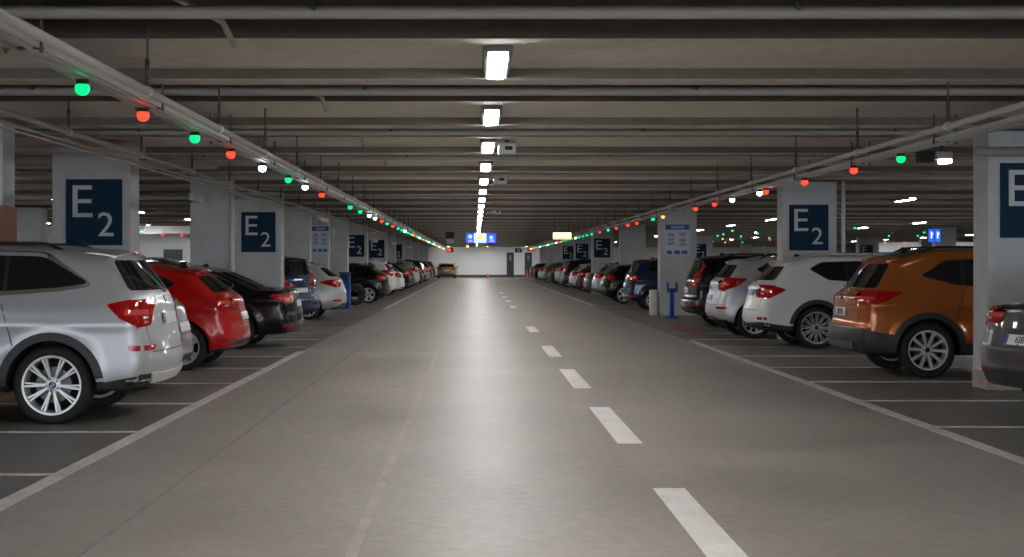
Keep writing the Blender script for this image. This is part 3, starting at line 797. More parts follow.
def bmesh_to(bm, name, mat, deg=40):
    fix(bm); me = bpy.data.meshes.new(name); bm.to_mesh(me); bm.free(); sharpen(me, deg)
    for m in (mat if isinstance(mat, (list, tuple)) else [mat]): me.materials.append(m)
    return me

FAR_SKIP = {'headlamp', 'grille', 'reverse_lens', 'rear_wiper', 'roof_antenna', 'shut_line', 'window_frame', 'door_handle', 'rear_reflector', 'stop_lamp'}
def car(name, tn, pnt, rx, yc, side, label, detail=2, group=None, plate=('', False), badge=None, yaw=0.0, mats=None, step=.04, cat='car'):
    """rx: x of the rear bumper; side +1: nose to +x, -1: nose to -x"""
    if tn not in _parts: _parts[tn] = build_type(tn, {'x3': .028, 'santafe': .028, 'crossover': .03, 'renault': .03, 'hatch': .03}.get(tn, .036))
    P = _parts[tn]; T = TYPES[tn]; L = T['L']
    root = empty(name, (rx + side * L / 2, yc, 0), (0 if side > 0 else PI) + yaw)
    tag(root, label, cat, group)
    made = {}
    for pn, lst in P.items():
        if pn.startswith('_'): continue
        if detail < 2 and pn in FAR_SKIP: continue
        if detail < 1 and pn in ('windscreen', 'arch_trim', 'sill_trim', 'wing_mirror', 'roof_rail', 'spoiler', 'rear_valance'): continue
        for i, (_, me, kw) in enumerate(lst):
            par = root
            if kw.get('parent'):
                par = made[kw['parent']][i % len(made[kw['parent']])]
            o = link(bpy.data.objects.new(pn, me), par)
            if pn == 'body' or kw.get('paint'):
                o.material_slots[0].link = 'OBJECT'; o.material_slots[0].material = pnt
            if mats and pn in mats:
                o.material_slots[0].link = 'OBJECT'; o.material_slots[0].material = mats[pn]
            made.setdefault(pn, []).append(o)
    ty, ri, hc, di, bk, lg = wheel_meshes(T['wr'], T['rim'], T['spokes'])
    for xa in (T['ro'], T['ro'] + T['WB']):
        for sg in (1, -1):
            w = link(bpy.data.objects.new('wheel', ty), root)
            w.location = (xa - L / 2, sg * (T['W'] / 2 - .135), T['wr'] - .003)
            w.rotation_euler = (0, random.uniform(0, 6.28) if detail < 2 else .1, 0 if sg > 0 else PI)
            subs = [('rim', ri), ('barrel', bk)] + ([('brake_disc', di), ('hub_cap', hc), ('lug_nut', lg)] if detail > 1 else [])
            for sn, sm in subs: link(bpy.data.objects.new(sn, sm), w)
            if tn == 'x3':
                r = link(bpy.data.objects.new('hub_emblem', roundel_mesh()), w); r.scale = (.034, .034, .02); r.location = (0, .118 * .62 + .0115, 0); r.rotation_euler = (-PI / 2, 0, 0)
    if detail > 0: plate_parts(root, P, plate[0], plate[1], plate[2] if len(plate) > 2 else None)
    if badge:
        x, z, ang = P['_badge']
        R = Matrix.Rotation(ang, 4, 'Y') @ Matrix(((0, 0, -1, 0), (-1, 0, 0, 0), (0, 1, 0, 0), (0, 0, 0, 1)))
        me = roundel_mesh() if badge == 'roundel' else ring_mesh(badge)
        o = link(bpy.data.objects.new('emblem', me), root)
        o.matrix_local = Matrix.Translation((x, 0, z)) @ R @ (Matrix.Diagonal((.042, .042, .03, 1)) if badge == 'roundel' else Matrix.Identity(4))
    for (x, y, z) in P['_exh']:
        bm = B(); lathe(bm, [(.036, -.05), (.04, -.05), (.04, .12), (.036, .12)], 20, 'x'); fix(bm)
        o = obj('exhaust_tip', bm, M_dsteel, root, (x - .02, y, z + .04))
    return root
# ================================================================== the garage
F_PX, HY, VX, CH = 1425.0, 262.5, 475.0, 1.5
WALL_Y = 142.0; XL, XR = -34.0, 40.0; Y0 = -14.0
PER, BAY0 = 4.07, 10.43
HS, HPAN, HBM = CH + 2.0, CH + 1.64, CH + 1.55

# camera
cam = bpy.data.cameras.new('camera'); co = bpy.data.objects.new('camera', cam); COL.objects.link(co); SC.camera = co
cam.sensor_width = 36.0; cam.sensor_fit = 'HORIZONTAL'; cam.lens = F_PX / 1024 * 36
cam.shift_x = (512 - VX) / 1024; cam.shift_y = -(278.5 - HY) / 1024
co.location = (0, 0, CH); co.rotation_euler = (PI / 2, 0, 0); cam.clip_end = 400

# world: cool fill daylight, let in by the opening added behind the viewer
w = bpy.data.worlds.new('world'); SC.world = w; w.use_nodes = True
w.node_tree.nodes['Background'].inputs[0].default_value = (.86, .93, 1.0, 1); w.node_tree.nodes['Background'].inputs[1].default_value = 1.9

# floor
bm = B()
def quad(bm, x0, y0, x1, y1, z, mi=0):
    f = bm.faces.new([bm.verts.new(p) for p in ((x0, y0, z), (x1, y0, z), (x1, y1, z), (x0, y1, z))]); f.material_index = mi
LX, RX = -2.93, 4.08
xsf = [XL, -13.0, LX, RX, 14.0, 22.0, XR]
for (a, b, mi) in ((XL, -20.5, 1), (-20.5, -13.5, 0), (-13.5, LX, 1), (LX, RX, 0), (RX, 14.6, 1), (14.6, 21.6, 0), (21.6, XR, 1)):
    quad(bm, a, Y0, b, WALL_Y - (0 if mi == 0 else 6), 0, mi)
    if mi: quad(bm, a, WALL_Y - 6, b, WALL_Y, 0, 0)
box(bm, (XL + XR) / 2, (Y0 + WALL_Y) / 2, -.16, XR - XL, WALL_Y - Y0, .3)
fl = obj('floor', bm, [M_lane, M_stall]); tag(fl, kind='structure')

# painted markings
def marking(x0, y0, x1, y1, mat=M_paint, name='floor_marking', z=.004):
    bm = B(); box(bm, (x0 + x1) / 2, (y0 + y1) / 2, z / 2, x1 - x0, y1 - y0, z)
    o = obj(name, bm, mat); tag(o, kind='structure'); return o
marking(-2.99, -6, -2.86, 24); marking(-2.99, 46, -2.86, 120)
marking(4.07, -6, 4.20, 27.3); marking(4.07, 50, 4.20, 120)
y = 7.55
for k in range(-2, 12):
    marking(LX - 5.0, y + 2.53 * k - .045, LX - .06, y + 2.53 * k + .045)
y = 13.0
for k in range(-4, 9):
    marking(RX + .12, y + 2.46 * k - .045, RX + 5.0, y + 2.46 * k + .045)
for k in range(0, 19):
    for (xx0, xx1) in ((LX - 4.4, LX - .06), (RX + .1, RX + 5)):
        marking(xx0, 44 + 5.0 * k - .04, xx1, 44 + 5.0 * k + .04)
for (y0, y1) in ((7.0, 9.45), (11.8, 14.75), (17.0, 20.0), (22.6, 25.6), (30.6, 33.3), (47, 49.5), (54, 56.5), (61, 63), (69, 71)):
    marking(1.18, y0, 1.39, y1, M_dash)
marking(4.45, 29.6, 4.85, 34.0, pbr('faded red floor paint', (.30, .12, .09), .6))
# construction joint in the slab, slightly paler patching compound
bm = B(); box(bm, -.63, 40, .002, .065, 110, .004); tag(obj('floor_joint_strip', bm, noisy('joint filler', (.30, .28, .25), (.46, .435, .395), 3, (.5, .65))), kind='structure')
bm = B(); box(bm, -2.02, 30, .0015, .022, 80, .003); tag(obj('floor_joint_strip', bm, noisy('dark joint', (.20, .185, .165), (.33, .31, .28), 2.5, (.5, .65))), kind='structure')

# walls
def wallbox(name, x0, y0, z0, x1, y1, z1, mat=M_wall):
    bm = B(); box(bm, (x0 + x1) / 2, (y0 + y1) / 2, (z0 + z1) / 2, x1 - x0, y1 - y0, z1 - z0)
    o = obj(name, bm, mat); tag(o, kind='structure'); return o
wallbox('wall_back', XL, WALL_Y, 0, XR, WALL_Y + .3, HS)
wallbox('wall_front', XL, Y0 - .3, 2.75, XR, Y0, 3.7)   # opening under this lintel is added so daylight fills in from behind the viewer
wallbox('wall_left', XL - .3, Y0, 0, XL, WALL_Y, HS)
wallbox('wall_right', XR, Y0, 0, XR + .3, WALL_Y, HS)
wallbox('baseboard_back', -6.0, WALL_Y - .03, 0, 10, WALL_Y, .28, pbr('dark skirting', (.07, .07, .065), .6))
# end-wall doors
for i, px in enumerate((510.3, 528.3)):
    X = (px - VX) * WALL_Y / F_PX
    d = wallbox('door_%d' % (i + 1), X - .36, WALL_Y - .06, 0, X + .36, WALL_Y, 2.5, M_door)
    bm = B(); box(bm, 0, 0, 0, .20, .02, .5); o = obj('door_window', bm, pbr('door glass', (.25, .28, .28), .15), d); o.location = (X - .0, WALL_Y - .065, 1.95)
    bm = B(); tube(bm, [(X + .27, WALL_Y - .07, 1.05), (X + .27, WALL_Y - .11, 1.05), (X + .17, WALL_Y - .11, 1.05)], .012, 6); obj('door_handle', bm, M_steel, d)

# ceiling: each bay is a low panel, a beam and a recess with a pipe in it
ce = wallbox('ceiling', XL, Y0, HS, XR, WALL_Y, HS + .2, M_shade)
K0, K1 = -6, 33
def under(bm):      # lit tone on the underside, shade painted into the sides
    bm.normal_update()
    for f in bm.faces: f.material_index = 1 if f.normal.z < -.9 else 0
for k in range(K0, K1):
    yb = BAY0 + PER * k
    y1 = min(yb + 1.61, WALL_Y)
    if yb < Y0 or yb >= WALL_Y - .5: continue
    bm = B(); box(bm, (XL + XR) / 2, (yb + y1) / 2, (HPAN + HS) / 2 + .0, XR - XL, y1 - yb, HS - HPAN); under(bm); tag(obj('ceiling_panel', bm, [M_shade, M_ceil]), kind='structure')
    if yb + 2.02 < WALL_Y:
        bm = B(); box(bm, (XL + XR) / 2, yb + 1.815, (HBM + HS) / 2, XR - XL, .41, HS - HBM, .012); under(bm); tag(obj('beam', bm, [M_shade, M_beam]), kind='structure')
    if yb + 2.6 < WALL_Y and yb > 0:
        bm = B(); tube(bm, [(XL + .2, yb + 2.50, CH + 1.555), (XR - .2, yb + 2.50, CH + 1.555)], .042, 10)
        o = obj('ceiling_pipe', bm, M_cpipe); o['group'] = 'pipes crossing under the ceiling recesses'; o['category'] = 'pipe'
        n = k
        o['label'] = ('grey pipe crossing the ceiling behind the %s visible beam' % ORD[n] if 0 <= n < 12 else 'thin grey pipe crossing the ceiling in the far bays')
        # its brackets
        bm = B()
        for xx in range(-28, 39, 3):
            box(bm, xx, yb + 2.50, CH + 1.67, .03, .10, .22)
        obj('pipe_hanger', bm, M_dsteel, o)['kind'] = 'stuff'
        bm = B(); tube(bm, [(XL + .2, yb + 2.85, CH + 1.63), (XR - .2, yb + 2.85, CH + 1.63)], .02, 6)
        obj('conduit', bm, M_cpipe, o)

# ceiling lights in a line over the lane
def ceiling_light(x, y, z, L=1.26, wd=.125, label='', group=None, proto={}):
    key = (L, wd)
    if key not in proto:
        bm = B(); box(bm, 0, 0, .0, wd + .10, L + .10, .05, .01)
        for s_ in (-1, 1): box(bm, s_ * (wd / 2 + .025), 0, -.04, .02, L + .05, .035)
        h = bmesh_to(bm, 'lamp housing', M_lampbody)
        bm = B(); box(bm, 0, 0, 0, wd, L, .05, .008); d = bmesh_to(bm, 'lamp diffuser', M_diff)
        proto[key] = (h, d)
    h, d = proto[key]
    o = empty('ceiling_light', (x, y, z)); tag(o, label, 'ceiling light', group)
    a = link(bpy.data.objects.new('housing', h), o); a.location = (0, 0, -.025)
    a = link(bpy.data.objects.new('diffuser', d), o); a.location = (0, 0, -.065)
    return o
n = 0
for k in range(-5, 32):
    yb = BAY0 + PER * k + 1.0
    if yb > WALL_Y - 3: break
    if k < 0: lab = 'white batten ceiling light over the lane behind the viewer'
    elif k < 12: lab = '%s bright batten ceiling light in the row over the lane' % ORD[k].replace('nearest', 'nearest and largest')
    else: lab = 'small distant ceiling light blending into the glowing row over the lane'
    ceiling_light(.175, yb, HPAN, label=lab, group='ceiling lights in a row over the lane')
# neighbouring aisles
for X, gname in ((-10.4, 'left'), (10.8, 'right'), (-17.0, 'far left'), (17.5, 'far right'), (28.0, 'farthest right')):
    for k in range(-4, 32):
        yb = BAY0 + PER * k + .95
        if yb > WALL_Y - 3: break
        if k % 2 == (1 if abs(X) < 12 else 0) or (abs(X) > 12 and k < 0): continue
        ceiling_light(X, yb, HPAN, label='white ceiling light over the %s side beyond the parked row, seen between pillars' % gname, group='ceiling lights over the %s aisle' % gname)

# sensor boxes beside the lamps
for i, (px, py) in enumerate(((507, 143), (500.5, 175.5), (497, 209))):
    y = 1.6 * F_PX / (HY - py); X = (px - VX) * y / F_PX
    o = empty('ceiling_sensor', (X, y, HPAN)); tag(o, '%s white detector box hung right of the lane ceiling lights' % ('nearest', 'middle', 'farthest')[i], 'detector', 'white detector boxes by the lane lights')
    bm = B(); box(bm, 0, 0, -.115, .24, .32, .15, .03); obj('detector_case', bm, M_white, o)
    bm = B(); box(bm, 0, 0, -.02, .05, .05, .06); obj('mount', bm, M_dsteel, o)
    bm = B(); box(bm, .02, -.165, -.12, .10, .02, .05, .005); obj('lens', bm, M_black, o)

# pillars ------------------------------------------------------------------
e_mesh = text_mesh('E', .62, .004); two_mesh = text_mesh('2', .46, .004)
for m in (e_mesh, two_mesh): m.materials.append(M_signw)
def pillar(xl, xr, y, depth=.5, top=HBM, plinth=False, brick=None):
    bm = B(); box(bm, (xl + xr) / 2, y + depth / 2, top / 2, xr - xl, depth, top, .02)
    o = obj('pillar', bm, M_pillar); tag(o, kind='structure')
    if plinth:
        bm = B(); box(bm, (xl + xr) / 2, y + depth / 2, .11, xr - xl + .016, depth + .016, .22, .01); obj('pillar_plinth', bm, M_plinth, o)
    if brick:
        bm = B(); box(bm, (xl + xr) / 2, y + depth / 2, brick / 2, xr - xl + .03, depth + .03, brick, .008); obj('brick_facing', bm, M_brick, o)
    # corner downpipe on the lane side
    return o
def esign(xc, y, zc, label, s=1.0, group='E2 signs on the pillars'):
    o = empty('level_sign', (xc, y, zc - .44 * s)); tag(o, label, 'sign', group)
    bm = B(); box(bm, 0, -.012, .44 * s, .75 * s, .024, .88 * s, .004); obj('panel', bm, M_sign, o)
    a = link(bpy.data.objects.new('lettering', e_mesh), o); a.location = (-.165 * s, -.028, .56 * s); a.rotation_euler = (PI / 2, 0, 0); a.scale = (s * 1.08, s * 1.0, 1)
    a = link(bpy.data.objects.new('lettering', two_mesh), o); a.location = (.16 * s, -.028, .26 * s); a.rotation_euler = (PI / 2, 0, 0); a.scale = (s * 1.05, s, 1)
    return o
def downpipe(x, y, side, label, top=HBM):
    o = empty('downpipe', (x, y, 0)); tag(o, label, 'pipe', 'downpipes on the pillar edges')
    bm = B(); tube(bm, [(0, 0, 0), (0, 0, top)], .035, 10); obj('pipe_run', bm, M_white, o)
    bm = B()
    for z in (.4, 1.4, 2.4): box(bm, 0, .0, z, .09, .03, .03)
    obj('bracket', bm, M_steel, o)

SGZ = 2.17
# left row
LP = [(19.0, -5.64, -4.59, 'E', 'large dark blue E2 sign on the white pillar above the silver SUV'),
      (26.7, -5.34, -4.59, None, None),
      (31.4, -5.35, -4.27, 'E', 'dark blue E2 sign on the pillar above the black sedan'),
      (39.7, -5.60, -4.60, None, None),
      (43.0, -5.30, -4.42, None, None),
      (48.8, -5.05, -4.36, None, None),
      (57.4, -5.40, -4.34, 'E', 'dark blue E2 sign above the black hatchback on the left'),
      (70.0, -5.40, -4.34, 'E', 'dark blue E2 sign above the white SUV in the left row'),
      (78.0, -5.05, -4.34, None, None),
      (87.0, -5.40, -4.34, 'E', 'most distant dark blue E2 sign of the left row'),
      (98.0, -5.05, -4.34, None, None), (110., -5.05, -4.34, None, None), (121., -5.05, -4.34, None, None), (132., -5.05, -4.34, None, None)]
for (y, xl, xr, sg, lab) in LP:
    pillar(xl, xr, y)
    if sg: esign((xl + xr) / 2 + .04, y, SGZ, lab)
pillar(-6.3, -5.11, 15.42, .42, brick=2.12)
# right row
RP = [(16.76, 6.03, 7.10, 'E', 'nearest dark blue E2 sign, cut by the right edge, above the grey car'),
      (27.35, 5.90, 6.95, 'E', 'large dark blue E2 sign on the pillar behind the white SUV'),
      (40.3, 5.23, 6.27, None, None),
      (58.0, 5.93, 6.95, None, None),
      (66.0, 5.42, 6.40, 'E', 'dark blue E2 sign on the pillar above the silver estate on the right'),
      (84.5, 5.88, 6.85, 'E', 'smaller dark blue E2 sign beyond the black van on the right'),
      (97.0, 5.88, 6.85, 'E', 'most distant E2 sign of the right row'),
      (107., 5.93, 6.6, None, None), (118., 5.93, 6.6, None, None), (130., 5.93, 6.6, None, None)]
for (y, xl, xr, sg, lab) in RP:
    pillar(xl, xr, y, plinth=(y < 20))
    if sg: esign((xl + xr) / 2 - .02 if y > 20 else 6.55, y, SGZ if y > 20 else 2.23, lab)
downpipe(7.03, 27.2, 1, 'pale downpipe on the right edge of the pillar behind the white SUV')
downpipe(-4.54, 26.65, -1, 'pale downpipe on the lane edge of the plain pillar behind the red hatchback')
downpipe(5.88, 57.9, 1, 'pale downpipe beside the plain pillar beyond the dark blue SUV')
# pillars of the neighbouring aisles
for (x, y, lab) in ((13.1, 83., 'small E2 sign seen in the gap above the black SUV'), (24.2, 88., 'small E2 sign seen above the roof of the orange SUV')):
    pillar(x - .5, x + .75, y); esign(x, y, SGZ - .03, lab)
for (x, y) in ((20.5, 62.), (27., 74.), (30.5, 96.), (22.5, 118.), (16.5, 112.), (29., 126.), (-12.6, 40.), (-12.6, 84.), (-21.5, 30.), (-21.5, 66.), (-12.6, 112.)):
    pillar(x - .45, x + .45, y)

# information boards
def board(x, y, z0, wd, ht, label):
    o = empty('information_sign', (x, y, z0)); tag(o, label, 'sign', 'information boards on pillars')
    bm = B(); box(bm, 0, -.015, ht / 2, wd, .03, ht, .004); obj('panel', bm, pbr('board pale blue', (.60, .67, .76), .35), o)
    bm = B(); box(bm, 0, -.032, ht * .91, wd * .97, .006, ht * .16); obj('header_band', bm, pbr('board blue', (.02, .10, .38), .4), o)
    bm = B()
    for i in range(5): box(bm, -wd * .22 + i * wd * .11, -.038, ht * .91, wd * .07, .004, ht * .07)
    obj('header_print', bm, pbr('board light print', (.55, .66, .80), .4), o)
    bm = B(); rnd = random.Random(3)
    for (cx, cz) in ((-.27, .70), (.2, .72), (-.27, .56), (.2, .53), (-.27, .42), (.22, .40)):
        for r in range(3):
            ln = wd * rnd.uniform(.2, .36)
            box(bm, cx * wd, -.034, ht * (cz - r * .035), ln, .004, ht * .018)
    obj('printed_text', bm, pbr('board print', (.06, .09, .16), .5), o)
    bm = B()
    for i, cx in enumerate((-.33, -.02, .28)): box(bm, cx * wd, -.034, ht * .10, wd * (.24 if i else .2), .005, ht * .12)
    obj('pictogram', bm, pbr('board pictogram blue', (.05, .14, .45), .4), o)
    return o
board(5.72, 40.27, CH + (HY - 255.5) * 40.3 / F_PX, .70, .88, 'pale blue information board on the pillar behind the blue post')
board(-4.66, 42.97, CH + (HY - 253) * 43 / F_PX, .52, .80, 'pale blue information board on the pillar behind the pale silver estate car')

# blue post by the right-hand pillar
def post(x, y, label, h=.93, fork=True):
    o = empty('blue_post', (x, y, 0)); tag(o, label, 'post')
    bm = B(); lathe(bm, [(.17, 0), (.17, .03), (.08, .06), (.08, .03)], 20, 'z'); fix(bm); obj('base', bm, M_blue, o, smooth=40)
    bm = B(); tube(bm, [(0, 0, .03), (0, 0, h - .2)], .065, 14); obj('pole', bm, M_blue, o)
    bm = B(); box(bm, 0, 0, h - .18, .30, .14, .12, .02)
    box(bm, -.12, 0, h - .05, .07, .12, .18, .02); box(bm, .12, 0, h - .05, .07, .12, .18, .02)
    obj('head', bm, M_blue, o, smooth=40)
    bm = B(); box(bm, 0, -.075, h - .18, .16, .01, .06); obj('display', bm, M_plblack, o)
post((672 - VX) * 38.4 / F_PX, 38.4, 'bright blue steel post with forked head in front of the white pillar')
# white cabinet left of that pillar
o = empty('cable_cabinet', (5.08, 40.6, 0)); tag(o, 'white narrow cabinet against the pillar beside the dark blue SUV', 'cabinet')
bm = B(); box(bm, 0, 0, .36, .20, .3, .72, .02); obj('case', bm, M_white, o)
bm = B(); box(bm, 0, -.155, .36, .15, .012, .62, .004); obj('door', bm, M_white, o)
# blue machines on the left
def blue_stand(x, y, wd, ht, label):
    o = empty('blue_pay_stand', (x, y, 0)); tag(o, label, 'stand', 'blue stands by the left pillar')
    bm = B(); box(bm, 0, 0, ht / 2, wd, .3, ht, .03); obj('case', bm, M_blue, o)
    bm = B(); box(bm, -.03, -.155, ht * .36, wd * .22, .02, ht * .62, .004); obj('white_stripe', bm, M_white, o)
    bm = B(); box(bm, 0, -.155, ht * .86, wd * .6, .02, ht * .16, .004); obj('screen', bm, M_plblack, o)
    bm = B(); box(bm, 0, 0, ht + .015, wd + .04, .34, .04, .01); obj('cap', bm, M_plblack, o)
blue_stand((345 - VX) * 46.5 / F_PX, 46.5, .34, 1.15, 'blue stand with white stripe beside the pale silver estate car')
# upright tyre next to the pillar
o = empty('spare_tyre', (-4.24, 50.3, 0)); tag(o, 'dark spare tyre standing upright by the pillar and black hatchback', 'tyre')
bm = B(); lathe(bm, [(.20, -.10), (.24, -.125), (.345, -.125), (.375, -.09), (.38, 0), (.375, .09), (.345, .125), (.24, .125), (.20, .10)], 40); fix(bm)
t = obj('tread', bm, pbr('dark olive rubber', (.02, .026, .02), .7), o, (0, 0, .38), smooth=50); t.rotation_euler = (0, 0, .5)
bm = B()
for yy in (-.06, -.02, .02, .06): lathe(bm, [(.374, yy - .006), (.386, yy - .006), (.386, yy + .006), (.374, yy + .006)], 40)
fix(bm); r = obj('tread_rib', bm, M_rubber, o, (0, 0, .38)); r.rotation_euler = (0, 0, .5)

# cable trays and lamp strings -------------------------------------------------
def along(name, xs_z_r, mat, y0, y1, label, cat, parent=None):
    bm = B()
    for (x, z, r) in xs_z_r: tube(bm, [(x, y0, z), (x, y1, z)], r, 8)
    o = obj(name, bm, mat, parent); 
    if parent is None: tag(o, label, cat)
    return o
def tray(xi, xo, z, side):
    o = empty('hanging_cable_tray', ((xi + xo) / 2, 0, z)); tag(o, 'long galvanised cable tray hung along the %s edge of the lane, carrying coloured lamps' % side, 'cable tray')
    bm = B(); w = abs(xo - xi); y0, y1 = 1.0, 137.5
    box(bm, 0, (y0 + y1) / 2, .012, w, y1 - y0, .012)
    for s in (-1, 1): box(bm, s * w / 2, (y0 + y1) / 2, .02, .012, y1 - y0, .045, 0); box(bm, s * w * .25, (y0 + y1) / 2, -.004, .03, y1 - y0, .02, 0)
    obj('tray_channel', bm, M_steel, o)
    bm = B()
    for dx, r in ((-.08, .016), (-.03, .012), (.05, .018)): tube(bm, [(dx, y0, .034), (dx, y1, .034)], r, 6)
    obj('cable', bm, M_black, o)
    bm = B(); box(bm, 0, (y0 + y1) / 2, .045, .05, y1 - y0, .03, 0); obj('lamp_rail', bm, M_white, o)
    for j in range(40):
        bm = B(); yy = 2.0 + 3.45 * j
        if yy > y1: break
        for s in (-1, 1): box(bm, s * (w / 2 + .012), yy, .14, .012, .03, .34)
        box(bm, 0, yy, -.002, w + .05, .04, .012)
        obj('bracket', bm, M_dsteel, o)
    return o
tray(-2.72, -2.92, CH + 1.34, 'left'); tray(5.10, 5.32, CH + 1.34, 'right')

lens_mesh = {}
def bay_lamp(x, y, z, c, label, group):
    if 'h' not in lens_mesh:
        bm = B(); lathe(bm, [(.035, .0), (.045, -.01), (.047, -.035), (.04, -.04), (.03, 0)], 16, 'z'); lens_mesh['h'] = bmesh_to(bm, 'lamp cap', M_black)
        bm = B(); box(bm, .0, 0, -.004, .09, .05, .012, .003); lens_mesh['m'] = bmesh_to(bm, 'lamp clip', M_dsteel)
    if c not in lens_mesh:
        bm = B(); prof = [(.054 * math.cos(a), -.062 - .054 * math.sin(a)) for a in (-.85, -.6, -.3, 0, .3, .6, .9, 1.2, 1.45)]
        lathe(bm, prof, 16, 'z', 0, False); lens_mesh[c] = bmesh_to(bm, 'lamp lens', E[c], 60)
    o = empty('bay_indicator_lamp', (x, y, z)); tag(o, label, 'indicator lamp', group)
    link(bpy.data.objects.new('cap', lens_mesh['h']), o); link(bpy.data.objects.new('lens', lens_mesh[c]), o); link(bpy.data.objects.new('mount_clip', lens_mesh['m']), o)
    return o
HL = 1.26
def lamp_row(side, seq, X):
    for i, (y, c) in enumerate(seq):
        if i < 20: lab = '%s lamp from the near end of the %s tray, glowing %s' % (ORD[i], side, CNAME[c])
        else: lab = 'tiny %s lamp far down the %s tray, one of a merging string' % (CNAME[c], side)
        bay_lamp(X, y, CH + HL + .060, c, lab, 'indicator lamps along the %s tray' % side)
ly = lambda py: HL * F_PX / (HY - py)
seqL = [(ly(p), c) for p, c in ((88, 'G'), (115, 'R'), (138, 'G'), (154, 'R'), (168, 'W'), (179.5, 'G'), (187, 'W'), (194.5, 'R'), (207, 'G'), (211.5, 'G'), (215.5, 'W'), (218.1, 'W'), (221, 'R'), (223.5, 'C'), (226, 'R'), (228.3, 'C'))]
y = seqL[-1][0] + 2.6; pat = 'GWCGORGWCGRGOWCG'; i = 0
while y < 136: seqL.append((y, pat[i % 16])); y += 2.5; i += 1
seqL[-1] = (seqL[-1][0], 'R')
lamp_row('left', seqL, -2.835)
seqR = [(ly(p), c) for p, c in ((158.5, 'G'), (170, 'R'), (182, 'R'), (191.5, 'R'), (193, 'W'), (199.7, 'W'), (204, 'R'), (208.6, 'R'), (216.6, 'O'), (219, 'G'), (223, 'R'), (225.2, 'R'), (228, 'R'), (230, 'C'), (232, 'R'), (234, 'C'))]
y = seqR[-1][0] + 2.6; i = 0
pat = 'CGCWGRGCORWGCGWO'
while y < 136: seqR.append((y, pat[i % 16])); y += 2.5; i += 1
seqR[-1] = (seqR[-1][0], 'R')
lamp_row('right', seqR, 5.16)
# lamps of neighbouring aisles
for (X, y, c) in ((11.2, 62, 'G'), (12.2, 70, 'C'), (13.5, 68, 'G'), (15.1, 66, 'G'), (14.6, 84, 'O'), (17.8, 86, 'R'), (16.5, 80, 'G'), (20.2, 85, 'O'), (15.2, 57, 'G'), (15.4, 56.5, 'W'), (21.5, 74, 'G'), (23.0, 74, 'G'),
                  (24.5, 66, 'C'), (27.0, 64, 'O'), (12.6, 74, 'G'), (14.0, 75, 'C'), (16.4, 76, 'G'), (17.6, 72, 'C'), (13.0, 66, 'W'), (16.0, 98, 'R'), (17.2, 98, 'O'), (18.4, 98, 'G'), (20.8, 66, 'G'), (26.0, 72, 'G'), (28.2, 98, 'O'), (29.5, 98, 'R'), (22.2, 96, 'R'), (-13.15, 60, 'R'), (-12.35, 60, 'R'), (-16.9, 53.0, 'O'), (-16.2, 53, 'R'), (-11.75, 50.5, 'C')):
    bay_lamp(X, y, HBM - .10 if X > 0 else 2.72, c, '%s indicator lamp of the neighbouring %s aisle, seen between pillars' % (CNAME[c], 'right' if X > 0 else 'left'), 'indicator lamps of the %s aisle' % ('right' if X > 0 else 'left'))
    bm = B(); 
# pendent carrier rails for those lamps
for (x0, x1, y, z) in ((10, 30, 70.0, HBM - .05),):
    pass

# sprinkler pipes on rods
def rod_pipe(x, z, y0, y1, rods, label, side):
    o = empty('hanging_pipe', (x, y0, z)); tag(o, label, 'pipe')
    bm = B(); tube(bm, [(0, 0, 0), (0, y1 - y0, 0)], .028, 12); obj('pipe_run', bm, M_pipe, o)
    for i, yy in enumerate(rods):
        bm = B(); lathe(bm, [(.030, -.02), (.038, -.02), (.038, .02), (.030, .02)], 14, 'y'); fix(bm); obj('pipe_clamp', bm, M_steel, o, (0, yy - y0, 0))
        bm = B(); top = HS - z
        tube(bm, [(0, yy - y0, .05), (0, yy - y0, top)], .009, 6); tube(bm, [(0, yy - y0, .05), (0, yy - y0, .22)], .016, 6); obj('hanging_rod', bm, M_dsteel, o)
rod_pipe(-2.23, CH + 1.165, 1.5, 137, [9.7 + 2.72 * k for k in range(0, 30)], 'grey pipe hung on rods above the left lamp tray', 'left')
rod_pipe(4.05, CH + 1.165, 1.5, 137, [9.3 + 2.9 * k for k in range(0, 30)], 'grey pipe hung on rods above the right lamp tray', 'right')
rod_pipe(-4.05, CH + 1.30, 5, 60, [8 + 3.1 * k for k in range(0, 16)], 'lagged grey pipe running past the left pillars under the ceiling', 'left')
along('hanging_conduit', [(-4.17, CH + 1.24, .018), (-4.20, CH + 1.20, .012)], M_pipe, 6, 60, 'thin twin conduit under the lagged pipe by the left pillars', 'conduit')
for i, (x0, x1, y, z, r, lab) in enumerate(((-30, -4.15, 17.9, CH + 1.42, .05, 'transverse grey pipe in front of the top of the first left E2 pillar'), (-24, -3.9, 21.5, CH + 1.44, .035, 'thin transverse pipe behind the first left E2 pillar top'),
                                         (5.75, 16, 16.4, CH + 1.28, .055, 'transverse grey pipe in front of the nearest right pillar top'), (-14, -4.2, 31.1, CH + 1.42, .05, 'transverse pipe at the top of the second left E2 pillar'))):
    bm = B(); tube(bm, [(x0, y, z), (x1, y, z)], r, 10)
    for k in range(int((x1 - x0) / 3)): tube(bm, [(x0 + 1 + 3 * k, y, z), (x0 + 1 + 3 * k, y, HBM + .1)], .01, 6)
    tag(obj('hanging_pipe', bm, M_pipe), lab, 'pipe')
# small diagonal drop pipes across the lane panels
for i, (x, y) in enumerate(((-1.75, 9.0), (-1.55, 13.3), (-1.5, 17.4), (-1.45, 21.4))):
    bm = B(); tube(bm, [(x - .08, y - .4, HPAN - .03), (x + .06, y + .55, HPAN - .03), (x + .06, y + 1.0, HPAN - .12)], .022, 8)
    tag(obj('ceiling_conduit', bm, M_pipe), '%s short bent conduit on the ceiling left of the lane lights' % ('nearest', 'second', 'third', 'fourth')[i], 'conduit', 'short bent conduits on the ceiling')

